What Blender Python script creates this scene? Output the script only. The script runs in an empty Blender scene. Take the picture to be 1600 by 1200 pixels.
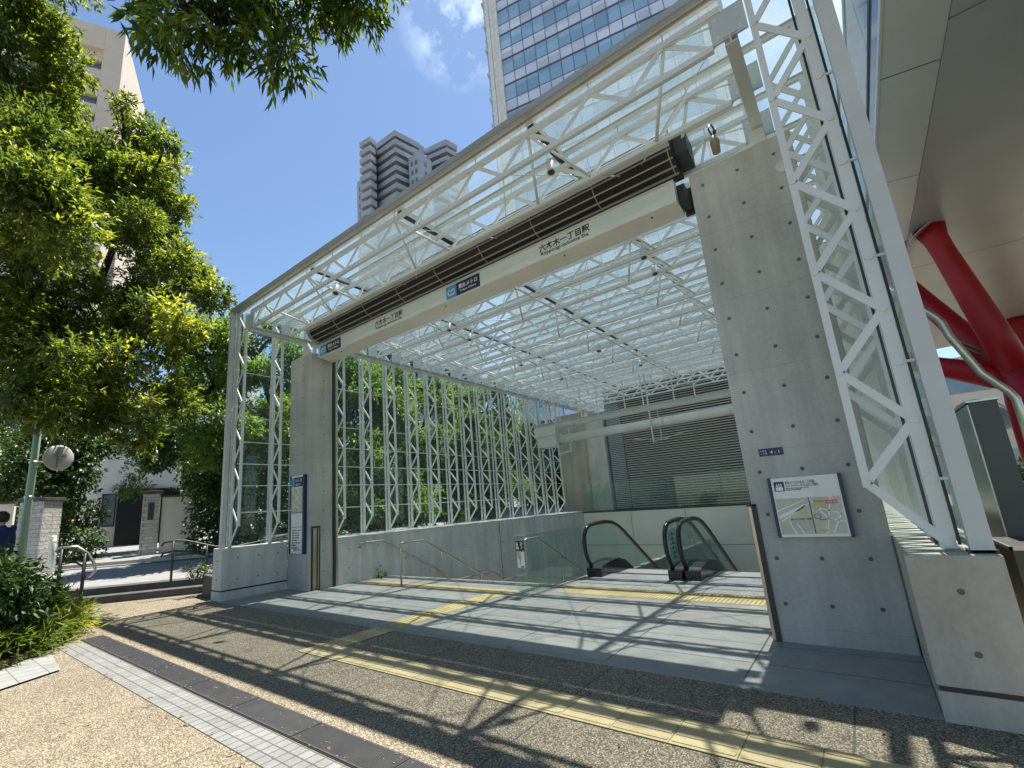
import bpy, bmesh, math, random
import numpy as np
from mathutils import Vector, Matrix
random.seed(7)
scene = bpy.context.scene
COL = scene.collection
R = math.radians
V = Vector

# ------------------------------------------------------------------ materials
def nodes_of(name):
    m = bpy.data.materials.new(name); m.use_nodes = True
    nt = m.node_tree; nt.nodes.clear()
    out = nt.nodes.new('ShaderNodeOutputMaterial')
    return m, nt, out
def N(nt, t, **kw):
    n = nt.nodes.new(t)
    for k, v in kw.items():
        if k in n.inputs: n.inputs[k].default_value = v
        else: setattr(n, k, v)
    return n
def Lk(nt, a, b): nt.links.new(a, b)
def c4(c): return (c[0], c[1], c[2], 1.0)
def ramp(nt, fac, stops):
    r = nt.nodes.new('ShaderNodeValToRGB')
    e = r.color_ramp.elements
    while len(e) < len(stops): e.new(0.5)
    for el, (p, c) in zip(e, stops): el.position = p; el.color = c4(c)
    nt.links.new(fac, r.inputs[0]); return r.outputs[0]
def mixc(nt, fac, a, b, mode='MIX'):
    n = nt.nodes.new('ShaderNodeMix'); n.data_type = 'RGBA'; n.blend_type = mode
    for sock, val in ((n.inputs[0], fac), (n.inputs[6], a), (n.inputs[7], b)):
        if isinstance(val, (int, float)): sock.default_value = val
        elif isinstance(val, tuple): sock.default_value = c4(val)
        else: nt.links.new(val, sock)
    return n.outputs[2]
def math_(nt, op, a, b=None):
    n = nt.nodes.new('ShaderNodeMath'); n.operation = op
    for s, v in ((n.inputs[0], a), (n.inputs[1], b)):
        if v is None: continue
        if isinstance(v, (int, float)): s.default_value = v
        else: nt.links.new(v, s)
    return n.outputs[0]
def gpos(nt):
    g = nt.nodes.new('ShaderNodeNewGeometry'); return g.outputs['Position']
def noise(nt, vec, scale, detail=3, rough=0.55):
    n = N(nt, 'ShaderNodeTexNoise', Scale=scale, Detail=detail, Roughness=rough)
    if vec is not None: Lk(nt, vec, n.inputs['Vector'])
    return n.outputs[0]
def principled(nt, out, col, rough=0.6, metal=0.0, spec=0.5):
    p = nt.nodes.new('ShaderNodeBsdfPrincipled')
    if isinstance(col, tuple): p.inputs['Base Color'].default_value = c4(col)
    else: Lk(nt, col, p.inputs['Base Color'])
    if isinstance(rough, (int, float)): p.inputs['Roughness'].default_value = rough
    else: Lk(nt, rough, p.inputs['Roughness'])
    p.inputs['Metallic'].default_value = metal
    p.inputs['Specular IOR Level'].default_value = spec
    Lk(nt, p.outputs[0], out.inputs[0]); return p
def bump(nt, p, h, strength=0.3, dist=0.01):
    b = N(nt, 'ShaderNodeBump', Strength=strength, Distance=dist)
    Lk(nt, h, b.inputs['Height']); Lk(nt, b.outputs[0], p.inputs['Normal'])

def simple(name, col, rough=0.5, metal=0.0, spec=0.5, var=0.06, vscale=3.0):
    m, nt, out = nodes_of(name)
    n = noise(nt, gpos(nt), vscale, 4)
    a = tuple(max(0, c*(1-var)) for c in col); b = tuple(min(1, c*(1+var)) for c in col)
    principled(nt, out, ramp(nt, n, [(0.3, a), (0.7, b)]), rough, metal, spec)
    return m

def concrete(name, col, seam=None, warm=0.0):
    m, nt, out = nodes_of(name); pos = gpos(nt)
    big = noise(nt, pos, 0.9, 5, 0.6); fine = noise(nt, pos, 26, 4, 0.6)
    st = nt.nodes.new('ShaderNodeMapping'); st.inputs['Scale'].default_value = (3.0, 3.0, 0.25); Lk(nt, pos, st.inputs[0])
    streak = noise(nt, st.outputs[0], 1.6, 5, 0.65)
    d = tuple(c*0.74 for c in col); l = tuple(min(1, c*1.16) for c in col)
    base = ramp(nt, big, [(0.3, d), (0.72, l)])
    base = mixc(nt, math_(nt, 'MULTIPLY', math_(nt, 'SUBTRACT', streak, 0.38), 1.9), base, tuple(c*0.55 for c in col))
    base = mixc(nt, 0.12, base, ramp(nt, fine, [(0.35, tuple(c*0.6 for c in col)), (0.65, tuple(min(1, c*1.25) for c in col))]))
    # small air holes of cast concrete
    v = N(nt, 'ShaderNodeTexVoronoi', Scale=9.0); Lk(nt, pos, v.inputs['Vector'])
    hole = math_(nt, 'LESS_THAN', v.outputs['Distance'], 0.05)
    sel = noise(nt, pos, 1.3, 2)
    hole = math_(nt, 'MULTIPLY', hole, math_(nt, 'GREATER_THAN', sel, 0.52))
    base = mixc(nt, math_(nt, 'MULTIPLY', hole, 0.55), base, tuple(c*0.35 for c in col))
    if seam:
        z0, dz = seam
        sx = nt.nodes.new('ShaderNodeSeparateXYZ'); Lk(nt, pos, sx.inputs[0])
        f = math_(nt, 'FRACT', math_(nt, 'DIVIDE', math_(nt, 'SUBTRACT', sx.outputs[2], z0-0.002), dz))
        line = math_(nt, 'LESS_THAN', f, 0.0055)
        base = mixc(nt, math_(nt, 'MULTIPLY', line, 0.5), base, tuple(c*0.45 for c in col))
        lift = math_(nt, 'FLOOR', math_(nt, 'DIVIDE', math_(nt, 'SUBTRACT', sx.outputs[2], z0), dz))
        w = nt.nodes.new('ShaderNodeTexWhiteNoise'); w.noise_dimensions = '1D'; Lk(nt, lift, w.inputs['W'])
        base = mixc(nt, math_(nt, 'MULTIPLY', w.outputs[0], 0.13), base, tuple(c*0.62 for c in col))
    p = principled(nt, out, base, 0.75, 0, 0.35)
    bump(nt, p, fine, 0.12, 0.004)
    return m

def glass(name, tint, frost=0.0, frost_col=(0.8, 0.85, 0.85), speckle=0.0, spec=1.0, ior=1.5, fscale=60):
    m, nt, out = nodes_of(name); pos = gpos(nt)
    tr = N(nt, 'ShaderNodeBsdfTransparent'); tr.inputs[0].default_value = c4(tint)
    sh = tr.outputs[0]
    if frost > 0:
        df = N(nt, 'ShaderNodeBsdfDiffuse'); df.inputs[0].default_value = c4(frost_col)
        tl = N(nt, 'ShaderNodeBsdfTranslucent'); tl.inputs[0].default_value = c4(frost_col)
        md = N(nt, 'ShaderNodeMixShader'); md.inputs[0].default_value = 0.8
        Lk(nt, df.outputs[0], md.inputs[1]); Lk(nt, tl.outputs[0], md.inputs[2])
        mx = N(nt, 'ShaderNodeMixShader')
        if speckle:
            n1 = noise(nt, pos, fscale, 3, 0.7); n2 = noise(nt, pos, 2.2, 3)
            f = math_(nt, 'MULTIPLY', math_(nt, 'ADD', math_(nt, 'MULTIPLY', math_(nt, 'SUBTRACT', n1, 0.5), speckle), 1.0),
                      math_(nt, 'ADD', math_(nt, 'MULTIPLY', n2, 0.5), 0.75))
            f = math_(nt, 'MULTIPLY', f, frost)
            f.node.use_clamp = True; Lk(nt, f, mx.inputs[0])
        else: mx.inputs[0].default_value = frost
        Lk(nt, sh, mx.inputs[1]); Lk(nt, md.outputs[0], mx.inputs[2]); sh = mx.outputs[0]
    gl = N(nt, 'ShaderNodeBsdfGlossy', Roughness=0.02); gl.inputs[0].default_value = (0.95, 1, 1, 1)
    lw = N(nt, 'ShaderNodeLayerWeight', Blend=0.5)
    fz = math_(nt, 'ADD', math_(nt, 'MULTIPLY', math_(nt, 'POWER', lw.outputs['Facing'], 5.0), 0.9), 0.04)
    m2 = N(nt, 'ShaderNodeMixShader'); Lk(nt, math_(nt, 'MULTIPLY', fz, spec), m2.inputs[0])
    Lk(nt, sh, m2.inputs[1]); Lk(nt, gl.outputs[0], m2.inputs[2]); Lk(nt, m2.outputs[0], out.inputs[0])
    return m

def tiles(name, col, mortar, sx, sy, gap, offset=0.0, rough=0.6, origin=(0, 0), var=0.08, nrough=0.2):
    m, nt, out = nodes_of(name); pos = gpos(nt)
    mp = nt.nodes.new('ShaderNodeMapping'); mp.inputs['Location'].default_value = (-origin[0], -origin[1], 0); Lk(nt, pos, mp.inputs[0])
    b = nt.nodes.new('ShaderNodeTexBrick'); b.offset = offset
    b.inputs['Color1'].default_value = c4(tuple(c*(1-var) for c in col)); b.inputs['Color2'].default_value = c4(tuple(min(1, c*(1+var)) for c in col))
    b.inputs['Mortar'].default_value = c4(mortar); b.inputs['Scale'].default_value = 1.0
    b.inputs['Mortar Size'].default_value = gap; b.inputs['Mortar Smooth'].default_value = 0.1
    b.inputs['Brick Width'].default_value = sx; b.inputs['Row Height'].default_value = sy
    Lk(nt, mp.outputs[0], b.inputs['Vector'])
    n = noise(nt, pos, 5, 5, 0.65); n2 = noise(nt, pos, 70, 2)
    c = mixc(nt, 0.5, b.outputs[0], ramp(nt, n, [(0.3, (0.35,)*3), (0.7, (0.65,)*3)]), 'OVERLAY')
    c = mixc(nt, nrough, c, ramp(nt, n2, [(0.3, (0.3,)*3), (0.7, (0.7,)*3)]), 'OVERLAY')
    vg = N(nt, 'ShaderNodeTexVoronoi', Scale=1.7); Lk(nt, pos, vg.inputs['Vector'])
    c = mixc(nt, math_(nt, 'MULTIPLY', math_(nt, 'LESS_THAN', vg.outputs['Distance'], 0.03), 0.3), c, tuple(x*0.4 for x in col))
    sm = noise(nt, pos, 1.1, 6, 0.7)
    c = mixc(nt, 0.35, c, ramp(nt, sm, [(0.35, (0.38,)*3), (0.65, (0.58,)*3)]), 'OVERLAY')
    p = principled(nt, out, c, rough, 0, 0.35)
    bump(nt, p, b.outputs[1], -0.4, 0.004)
    return m

def aggregate(name, cols, mortar, joint=None, spot=1.0):
    m, nt, out = nodes_of(name); pos = gpos(nt)
    v = N(nt, 'ShaderNodeTexVoronoi', Scale=105.0, Randomness=1.0); Lk(nt, pos, v.inputs['Vector'])
    sep = nt.nodes.new('ShaderNodeSeparateColor'); Lk(nt, v.outputs['Color'], sep.inputs[0])
    c = ramp(nt, sep.outputs[0], cols)
    ed = math_(nt, 'GREATER_THAN', v.outputs['Distance'], 0.56)
    c = mixc(nt, math_(nt, 'MULTIPLY', ed, 0.8), c, mortar)
    n = noise(nt, pos, 0.8, 5, 0.6)
    c = mixc(nt, 0.55, c, ramp(nt, n, [(0.3, (0.36,)*3), (0.7, (0.62,)*3)]), 'OVERLAY')
    nsp = noise(nt, pos, 3.1, 3, 0.7)
    c = mixc(nt, math_(nt, 'MULTIPLY', math_(nt, 'GREATER_THAN', nsp, 0.63), 0.18), c, tuple(x*0.4 for x in mortar))
    vg = N(nt, 'ShaderNodeTexVoronoi', Scale=2.3); Lk(nt, pos, vg.inputs['Vector'])
    c = mixc(nt, math_(nt, 'MULTIPLY', math_(nt, 'LESS_THAN', vg.outputs['Distance'], 0.045), 0.55), c, tuple(x*0.5 for x in mortar))
    if joint:
        sx = nt.nodes.new('ShaderNodeSeparateXYZ'); Lk(nt, pos, sx.inputs[0])
        f = math_(nt, 'FRACT', math_(nt, 'DIVIDE', math_(nt, 'ADD', sx.outputs[0], joint[0]), joint[1]))
        c = mixc(nt, math_(nt, 'MULTIPLY', math_(nt, 'LESS_THAN', f, 0.008), 0.75), c, (0.05, 0.05, 0.045))
    p = principled(nt, out, c, 0.8, 0, 0.3)
    bump(nt, p, v.outputs['Distance'], -0.7, 0.006)
    return m

def foliage(name, ca, cb, cc, trans=0.35, gloss=0.4):
    m, nt, out = nodes_of(name)
    at = nt.nodes.new('ShaderNodeAttribute'); at.attribute_name = 'tint'
    sep = nt.nodes.new('ShaderNodeSeparateColor'); Lk(nt, at.outputs['Color'], sep.inputs[0])
    c = ramp(nt, sep.outputs[0], [(0.0, ca), (0.6, cb), (1.0, cc)])
    p = nt.nodes.new('ShaderNodeBsdfPrincipled'); Lk(nt, c, p.inputs['Base Color'])
    p.inputs['Roughness'].default_value = 0.42; p.inputs['Specular IOR Level'].default_value = gloss
    t = nt.nodes.new('ShaderNodeBsdfTranslucent')
    Lk(nt, mixc(nt, 1.0, c, (1.9, 1.75, 0.7), 'MULTIPLY'), t.inputs[0])
    mx = nt.nodes.new('ShaderNodeMixShader'); mx.inputs[0].default_value = trans
    Lk(nt, p.outputs[0], mx.inputs[1]); Lk(nt, t.outputs[0], mx.inputs[2]); Lk(nt, mx.outputs[0], out.inputs[0])
    return m

def window_mat(name, c1, c2, cell, rough=0.06, metal=0.75, origin=0.0):
    # reflective panes; every pane along the strip a slightly different tone (object X = along the facade)
    m, nt, out = nodes_of(name)
    tc = nt.nodes.new('ShaderNodeTexCoord'); sx = nt.nodes.new('ShaderNodeSeparateXYZ'); Lk(nt, tc.outputs['Object'], sx.inputs[0])
    cu = math_(nt, 'FLOOR', math_(nt, 'DIVIDE', sx.outputs[0], cell)); cw = math_(nt, 'FLOOR', math_(nt, 'DIVIDE', sx.outputs[2], 1.9))
    w = nt.nodes.new('ShaderNodeTexWhiteNoise'); w.noise_dimensions = '2D'
    cb = nt.nodes.new('ShaderNodeCombineXYZ'); Lk(nt, cu, cb.inputs[0]); Lk(nt, cw, cb.inputs[1]); Lk(nt, cb.outputs[0], w.inputs['Vector'])
    c = ramp(nt, w.outputs[0], [(0.0, tuple(x*0.8 for x in c1)), (0.45, c1), (0.88, c2), (1.0, tuple(min(1, x*1.35) for x in c2))])
    p = principled(nt, out, c, rough, metal, 0.8)
    n = noise(nt, tc.outputs['Object'], 0.25, 2)
    bump(nt, p, n, 0.15, 0.3)
    return m

M = {}
M['conc'] = concrete('fair_faced_concrete', (0.54, 0.535, 0.475), (1.05, 0.9))
M['conc_low'] = concrete('wall_concrete', (0.66, 0.66, 0.615))
M['conc_warm'] = concrete('weathered_concrete', (0.50, 0.48, 0.405))
M['panel'] = simple('stone_panel', (0.80, 0.78, 0.66), 0.35, 0, 0.5, 0.05, 1.2)
M['hole'] = simple('tie_hole_shade', (0.12, 0.12, 0.105), 0.9)
M['white'] = simple('white_painted_steel', (0.70, 0.72, 0.69), 0.35, 0, 0.5, 0.05, 2.0)
M['whiteg'] = simple('grey_white_steel', (0.58, 0.60, 0.575), 0.4, 0, 0.5, 0.06, 2.0)
M['gusset'] = simple('grey_gusset_plate', (0.52, 0.56, 0.55), 0.4, 0, 0.5, 0.06, 2.0)
M['dark'] = simple('dark_metal', (0.035, 0.033, 0.03), 0.5)
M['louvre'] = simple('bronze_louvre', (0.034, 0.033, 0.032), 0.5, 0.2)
M['slat'] = simple('bronze_slat', (0.34, 0.33, 0.31), 0.4, 0.2)
M['black'] = simple('black_rubber', (0.02, 0.02, 0.02), 0.3)
M['steel'] = simple('stainless_steel', (0.55, 0.53, 0.49), 0.28, 0.9, 0.5, 0.08, 4)
M['bronze'] = simple('brushed_bronze_steel', (0.50, 0.43, 0.33), 0.32, 0.85, 0.5, 0.12, 3)
M['alu'] = simple('anodised_aluminium', (0.74, 0.73, 0.67), 0.4, 0.1, 0.5, 0.06, 2)
M['navy'] = simple('navy_enamel', (0.012, 0.022, 0.075), 0.35)
M['blue'] = simple('sky_blue_enamel', (0.06, 0.33, 0.62), 0.35)
M['paper'] = simple('white_panel', (0.84, 0.82, 0.77), 0.3)
M['milk'] = simple('milky_sign_glass', (0.68, 0.75, 0.72), 0.06, 0, 0.9, 0.03, 1)
M['map'] = simple('map_print', (0.56, 0.55, 0.43), 0.3, 0, 0.5, 0.15, 6)
M['red'] = simple('red_steel', (0.40, 0.010, 0.020), 0.42, 0, 0.4, 0.1, 2)
M['signred'] = simple('red_print', (0.7, 0.06, 0.05), 0.4)
M['yellow'] = simple('yellow_print', (0.75, 0.55, 0.08), 0.4)
M['green'] = simple('green_print', (0.25, 0.5, 0.1), 0.4)
M['orange'] = simple('orange_print', (0.8, 0.4, 0.12), 0.4)
M['ink'] = simple('black_ink', (0.015, 0.015, 0.015), 0.5)
M['roofglass'] = glass('fritted_roof_glass', (0.915, 0.955, 0.965), 0.24, (0.26, 0.33, 0.36), 2.2, 0.6, 1.5)
M['wallglass'] = glass('wall_glass', (0.87, 0.945, 0.925), 0.015, (0.7, 0.8, 0.78), 0, 0.6, 1.5)
M['clear'] = glass('clear_green_glass', (0.85, 0.93, 0.90), 0.05, (0.6, 0.75, 0.7), 0, 0.7, 1.5)
M['soffit'] = simple('soffit_panels', (0.56, 0.62, 0.635), 0.34, 0.35, 0.5, 0.05, 0.7)
M['bark'] = simple('bark', (0.045, 0.038, 0.03), 0.9, 0, 0.2, 0.4, 12)
M['stone'] = simple('light_stone', (0.68, 0.665, 0.63), 0.6, 0, 0.4, 0.12, 1.5)
M['tan'] = simple('tan_tile', (0.62, 0.535, 0.44), 0.7, 0, 0.3, 0.06, 0.6)
M['greyclad'] = simple('grey_cladding', (0.35, 0.375, 0.42), 0.6, 0, 0.4, 0.07, 0.4)
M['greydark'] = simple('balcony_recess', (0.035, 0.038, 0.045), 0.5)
M['cream'] = simple('cream_render', (0.74, 0.69, 0.58), 0.8, 0, 0.3, 0.08, 1)
M['winglass'] = simple('window_glass', (0.16, 0.21, 0.24), 0.08, 0.4, 0.8, 0.2, 0.5)
M['green_paint'] = simple('pale_green_paint', (0.30, 0.45, 0.36), 0.4)
M['mortar_frame'] = simple('mullion', (0.17, 0.18, 0.20), 0.4, 0.4)
# ------------------------------------------------------------------ mesh builder
class MB:
    def __init__(s): s.v = []; s.f = []; s.mi = []; s.sm = []
    def _add(s, vs, fs, mi=0, smooth=False):
        o = len(s.v); s.v += [tuple(x) for x in vs]
        for f in fs: s.f.append(tuple(o+i for i in f)); s.mi.append(mi); s.sm.append(smooth)
        return s
    def box(s, x0, x1, y0, y1, z0, z1, mi=0):
        vs = [(x0,y0,z0),(x1,y0,z0),(x1,y1,z0),(x0,y1,z0),(x0,y0,z1),(x1,y0,z1),(x1,y1,z1),(x0,y1,z1)]
        return s._add(vs, [(0,3,2,1),(4,5,6,7),(0,1,5,4),(1,2,6,5),(2,3,7,6),(3,0,4,7)], mi)
    def obox(s, c, ax, ay, az, hx, hy, hz, mi=0):
        c = V(c); ax = V(ax)*hx; ay = V(ay)*hy; az = V(az)*hz
        vs = [c+ax*i+ay*j+az*k for k in (-1,1) for i, j in ((-1,-1),(1,-1),(1,1),(-1,1))]
        return s._add(vs, [(0,3,2,1),(4,5,6,7),(0,1,5,4),(1,2,6,5),(2,3,7,6),(3,0,4,7)], mi)
    def bar(s, p, q, w, h, up=(0,0,1), mi=0):
        p = V(p); q = V(q); d = (q-p); L = d.length
        if L < 1e-6: return s
        d /= L; up = V(up)
        if abs(d.dot(up)) > 0.99: up = V((0,1,0))
        side = d.cross(up).normalized(); u = side.cross(d)
        return s.obox((p+q)/2, d, side, u, L/2, w/2, h/2, mi)
    def tube(s, pts, r, n=8, mi=0, caps=True, smooth=True):
        pts = [V(p) for p in pts]; rs = r if isinstance(r, (list, tuple)) else [r]*len(pts)
        o = len(s.v); prev = None
        for i, p in enumerate(pts):
            t = ((pts[min(i+1, len(pts)-1)]-p).normalized() + (p-pts[max(i-1, 0)]).normalized())
            t = t.normalized() if t.length > 1e-6 else V((0,0,1))
            if prev is None:
                a = t.cross(V((0,0,1)));  a = a if a.length > 1e-3 else t.cross(V((0,1,0)))
            else: a = prev - t*prev.dot(t)
            a.normalize(); prev = a; b = t.cross(a)
            for k in range(n):
                an = 2*math.pi*k/n; s.v.append(tuple(p + (a*math.cos(an)+b*math.sin(an))*rs[i]))
        for i in range(len(pts)-1):
            for k in range(n):
                k2 = (k+1) % n
                s.f.append((o+i*n+k, o+i*n+k2, o+(i+1)*n+k2, o+(i+1)*n+k)); s.mi.append(mi); s.sm.append(smooth)
        if caps:
            s.f.append(tuple(o+k for k in range(n))[::-1]); s.mi.append(mi); s.sm.append(False)
            e = o+(len(pts)-1)*n; s.f.append(tuple(e+k for k in range(n))); s.mi.append(mi); s.sm.append(False)
        return s
    def prism(s, poly, axis, a, b, mi=0, smooth=False):
        n = len(poly)
        def mk(u, w, t): return {'X': (t,u,w), 'Y': (u,t,w), 'Z': (u,w,t)}[axis]
        vs = [mk(u,w,a) for u,w in poly] + [mk(u,w,b) for u,w in poly]
        s._add(vs, [tuple(range(n))[::-1], tuple(range(n, 2*n))], mi)
        o = len(s.v)-2*n
        for i in range(n):
            j = (i+1) % n; s.f.append((o+i, o+j, o+n+j, o+n+i)); s.mi.append(mi); s.sm.append(smooth)
        return s
    def quad(s, pts, mi=0): return s._add(pts, [tuple(range(len(pts)))], mi)
    def build(s, name, mats, parent=None, loc=None, bevel=0):
        base = V(parent['_o']) if parent is not None and '_o' in parent else V((0,0,0))
        org = V(loc) if loc is not None else base
        me = bpy.data.meshes.new(name)
        me.from_pydata([tuple(V(v)-org) for v in s.v], [], s.f)
        mats = mats if isinstance(mats, (list, tuple)) else [mats]
        for m in mats: me.materials.append(m)
        me.polygons.foreach_set('material_index', s.mi); me.polygons.foreach_set('use_smooth', s.sm)
        bm = bmesh.new(); bm.from_mesh(me); bmesh.ops.recalc_face_normals(bm, faces=bm.faces); bm.to_mesh(me); bm.free()
        me.update()
        o = bpy.data.objects.new(name, me); COL.objects.link(o)
        o.location = org - base if parent is not None else org
        if parent is not None: o.parent = parent
        o['_o'] = tuple(org)
        if bevel:
            b = o.modifiers.new('bevel', 'BEVEL'); b.width = bevel; b.segments = 2; b.limit_method = 'ANGLE'
        return o
def tag(o, label=None, cat=None, group=None, kind=None):
    if label: o['label'] = label
    if cat: o['category'] = cat
    if group: o['group'] = group
    if kind: o['kind'] = kind
    return o
def thing(name, loc, label, cat, group=None):
    o = bpy.data.objects.new(name, None); o.empty_display_size = 0.2; COL.objects.link(o)
    o.location = loc; o['_o'] = tuple(loc); return tag(o, label, cat, group)
def label(o, t): o['label'] = t; return o
def text(name, body, x, y, z, size, mat, parent, align='LEFT', width=None, face='-Y', ext=0.0012, bold=0.0):
    cu = bpy.data.curves.new(name, 'FONT'); cu.body = body; cu.size = size; cu.align_x = align; cu.extrude = ext
    cu.offset = bold
    t = bpy.data.objects.new(name, cu); COL.objects.link(t)
    dg = bpy.context.evaluated_depsgraph_get(); me = bpy.data.meshes.new_from_object(t.evaluated_get(dg))
    bpy.data.objects.remove(t)
    me.name = name; me.materials.clear(); me.materials.append(mat)
    sx = 1.0
    if width and len(me.vertices):
        xs = [v.co.x for v in me.vertices]; sx = width/max(1e-6, max(xs)-min(xs))
    if face == '-Y': mt = Matrix(((sx,0,0,0),(0,0,-1,0),(0,1,0,0),(0,0,0,1)))
    me.transform(mt)
    o = bpy.data.objects.new(name, me); COL.objects.link(o)
    base = V(parent['_o']) if '_o' in parent else V((0,0,0))
    o.location = V((x,y,z)) - base; o.parent = parent; o['_o'] = (x,y,z)
    return o
def copy_tree(o, parent=None):
    c = o.copy(); COL.objects.link(c)
    if parent: c.parent = parent
    for ch in list(o.children): copy_tree(ch, c)
    return c

# ------------------------------------------------------------------ camera, sun, sky
YAW, PIT, ROL = -0.674269814, 0.219055022, -0.0686809249
F_PX, CX, CY = 728.760483, 741.418761, 630.680866
fwd = V((math.sin(YAW)*math.cos(PIT), math.cos(YAW)*math.cos(PIT), math.sin(PIT)))
rt0 = V((math.cos(YAW), -math.sin(YAW), 0)); up0 = rt0.cross(fwd)
rt = rt0*math.cos(ROL)+up0*math.sin(ROL); up = up0*math.cos(ROL)-rt0*math.sin(ROL)
cam = bpy.data.cameras.new('camera'); camo = bpy.data.objects.new('camera', cam); COL.objects.link(camo)
camo.matrix_world = Matrix(((rt.x, up.x, -fwd.x, 0), (rt.y, up.y, -fwd.y, 0), (rt.z, up.z, -fwd.z, 1.55), (0,0,0,1)))
cam.sensor_width = 36; cam.sensor_fit = 'HORIZONTAL'; cam.lens = F_PX/1600*36
cam.shift_x = (800-CX)/1600; cam.shift_y = (CY-600)/1600
cam.clip_start = 0.05; cam.clip_end = 3000
scene.camera = camo

SUN_EL, SUN_AZ = R(72.1), R(1.5)        # azimuth from +Y towards -X
sd = V((-math.sin(SUN_AZ)*math.cos(SUN_EL), math.cos(SUN_AZ)*math.cos(SUN_EL), math.sin(SUN_EL)))
sun = bpy.data.lights.new('sun', 'SUN'); sun.energy = 5.0; sun.angle = R(0.53); sun.color = (1, 0.95, 0.87)
suno = bpy.data.objects.new('sun', sun); COL.objects.link(suno); suno.location = (0, 20, 60)
suno.rotation_euler = (-sd).to_track_quat('-Z', 'Y').to_euler()
w = bpy.data.worlds.new('World'); scene.world = w; w.use_nodes = True
nt = w.node_tree; nt.nodes.clear()
wo = nt.nodes.new('ShaderNodeOutputWorld'); bg = nt.nodes.new('ShaderNodeBackground')
sky = nt.nodes.new('ShaderNodeTexSky'); sky.sky_type = 'NISHITA'; sky.sun_disc = False
sky.sun_elevation = SUN_EL; sky.sun_rotation = -SUN_AZ; sky.air_density = 1.0; sky.dust_density = 0.25; sky.ozone_density = 2.0; sky.altitude = 30
tc = nt.nodes.new('ShaderNodeTexCoord')
mp = nt.nodes.new('ShaderNodeMapping'); mp.inputs['Scale'].default_value = (1.0, 1.0, 2.2); Lk(nt, tc.outputs['Generated'], mp.inputs[0])
n1 = noise(nt, mp.outputs[0], 3.2, 8, 0.6)
# thin cloud gathers towards one part of the sky (a direction in the world)
vm = nt.nodes.new('ShaderNodeVectorMath'); vm.operation = 'DOT_PRODUCT'; Lk(nt, tc.outputs['Generated'], vm.inputs[0])
cd = V((0.10, 0.72, 0.72)).normalized(); vm.inputs[1].default_value = cd
mr = nt.nodes.new('ShaderNodeMapRange'); mr.inputs['From Min'].default_value = 0.945; mr.inputs['From Max'].default_value = 1.0
mr.inputs['To Min'].default_value = 0.0; mr.inputs['To Max'].default_value = 1.0; Lk(nt, vm.outputs['Value'], mr.inputs[0])
dens = math_(nt, 'ADD', math_(nt, 'MULTIPLY', math_(nt, 'SUBTRACT', n1, 0.52), 2.6), math_(nt, 'SUBTRACT', math_(nt, 'MULTIPLY', mr.outputs[0], 1.0), 0.25))
dens.node.use_clamp = True
cl = mixc(nt, math_(nt, 'MULTIPLY', dens, mr.outputs[0]), sky.outputs[0], (9.5, 10.0, 10.6))
vm2 = nt.nodes.new('ShaderNodeVectorMath'); vm2.operation = 'DOT_PRODUCT'; Lk(nt, tc.outputs['Generated'], vm2.inputs[0]); vm2.inputs[1].default_value = (-0.3605, 0.4892, 0.7942)
mr2 = nt.nodes.new('ShaderNodeMapRange'); mr2.inputs['From Min'].default_value = 0.9935; mr2.inputs['From Max'].default_value = 1.0; Lk(nt, vm2.outputs['Value'], mr2.inputs[0])
n2 = noise(nt, tc.outputs['Generated'], 14.0, 7, 0.62)
wd = math_(nt, 'MULTIPLY', math_(nt, 'SUBTRACT', n2, 0.44), 4.0); wd.node.use_clamp = True
cl = mixc(nt, math_(nt, 'MULTIPLY', math_(nt, 'MULTIPLY', wd, mr2.outputs[0]), 0.75), cl, (7.5, 8.3, 9.0))
cl = mixc(nt, 1.0, cl, (0.96, 1.0, 1.0), 'MULTIPLY'); Lk(nt, cl, bg.inputs[0]); bg.inputs[1].default_value = 0.085; Lk(nt, bg.outputs[0], wo.inputs[0])
scene.view_settings.view_transform = 'Standard'; scene.view_settings.look = 'None'
scene.view_settings.exposure = 1.2; scene.view_settings.gamma = 1.0
scene.render.engine = 'CYCLES'
scene.cycles.max_bounces = 8; scene.cycles.diffuse_bounces = 4; scene.cycles.glossy_bounces = 4
scene.cycles.transparent_max_bounces = 40; scene.cycles.caustics_reflective = False; scene.cycles.caustics_refractive = False
# ------------------------------------------------------------------ ground
GZ = -0.008
M['ground'] = aggregate('washed_gravel_paving', [(0.0, (0.118, 0.09, 0.056)), (0.35, (0.215, 0.172, 0.112)), (0.7, (0.30, 0.254, 0.176)), (1.0, (0.46, 0.415, 0.325))], (0.055, 0.046, 0.033), (0.35, 1.82))
M['ground2'] = aggregate('dark_washed_gravel', [(0.0, (0.12, 0.11, 0.095)), (0.4, (0.22, 0.21, 0.18)), (0.75, (0.34, 0.33, 0.29)), (1.0, (0.55, 0.54, 0.50))], (0.08, 0.075, 0.065), (0.35, 1.82))
M['tile'] = tiles('granite_tiles', (0.265, 0.265, 0.245), (0.07, 0.07, 0.065), 1.2, 0.6, 0.008, 0.0, 0.42, (0.12, 4.57), 0.05)
M['strip'] = tiles('small_stone_tiles', (0.205, 0.21, 0.20), (0.075, 0.075, 0.07), 0.10, 0.10, 0.006, 0.0, 0.6, (0, 1.74), 0.09)
M['tact'] = tiles('tactile_tiles', (0.46, 0.375, 0.17), (0.28, 0.22, 0.11), 0.4, 0.3, 0.004, 0.0, 0.6, (-5.70, 4.67), 0.09)
M['tact2'] = tiles('tactile_tiles_worn', (0.47, 0.375, 0.20), (0.20, 0.16, 0.085), 0.4, 0.4, 0.004, 0.0, 0.65, (-5.68, 3.34), 0.10)
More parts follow.
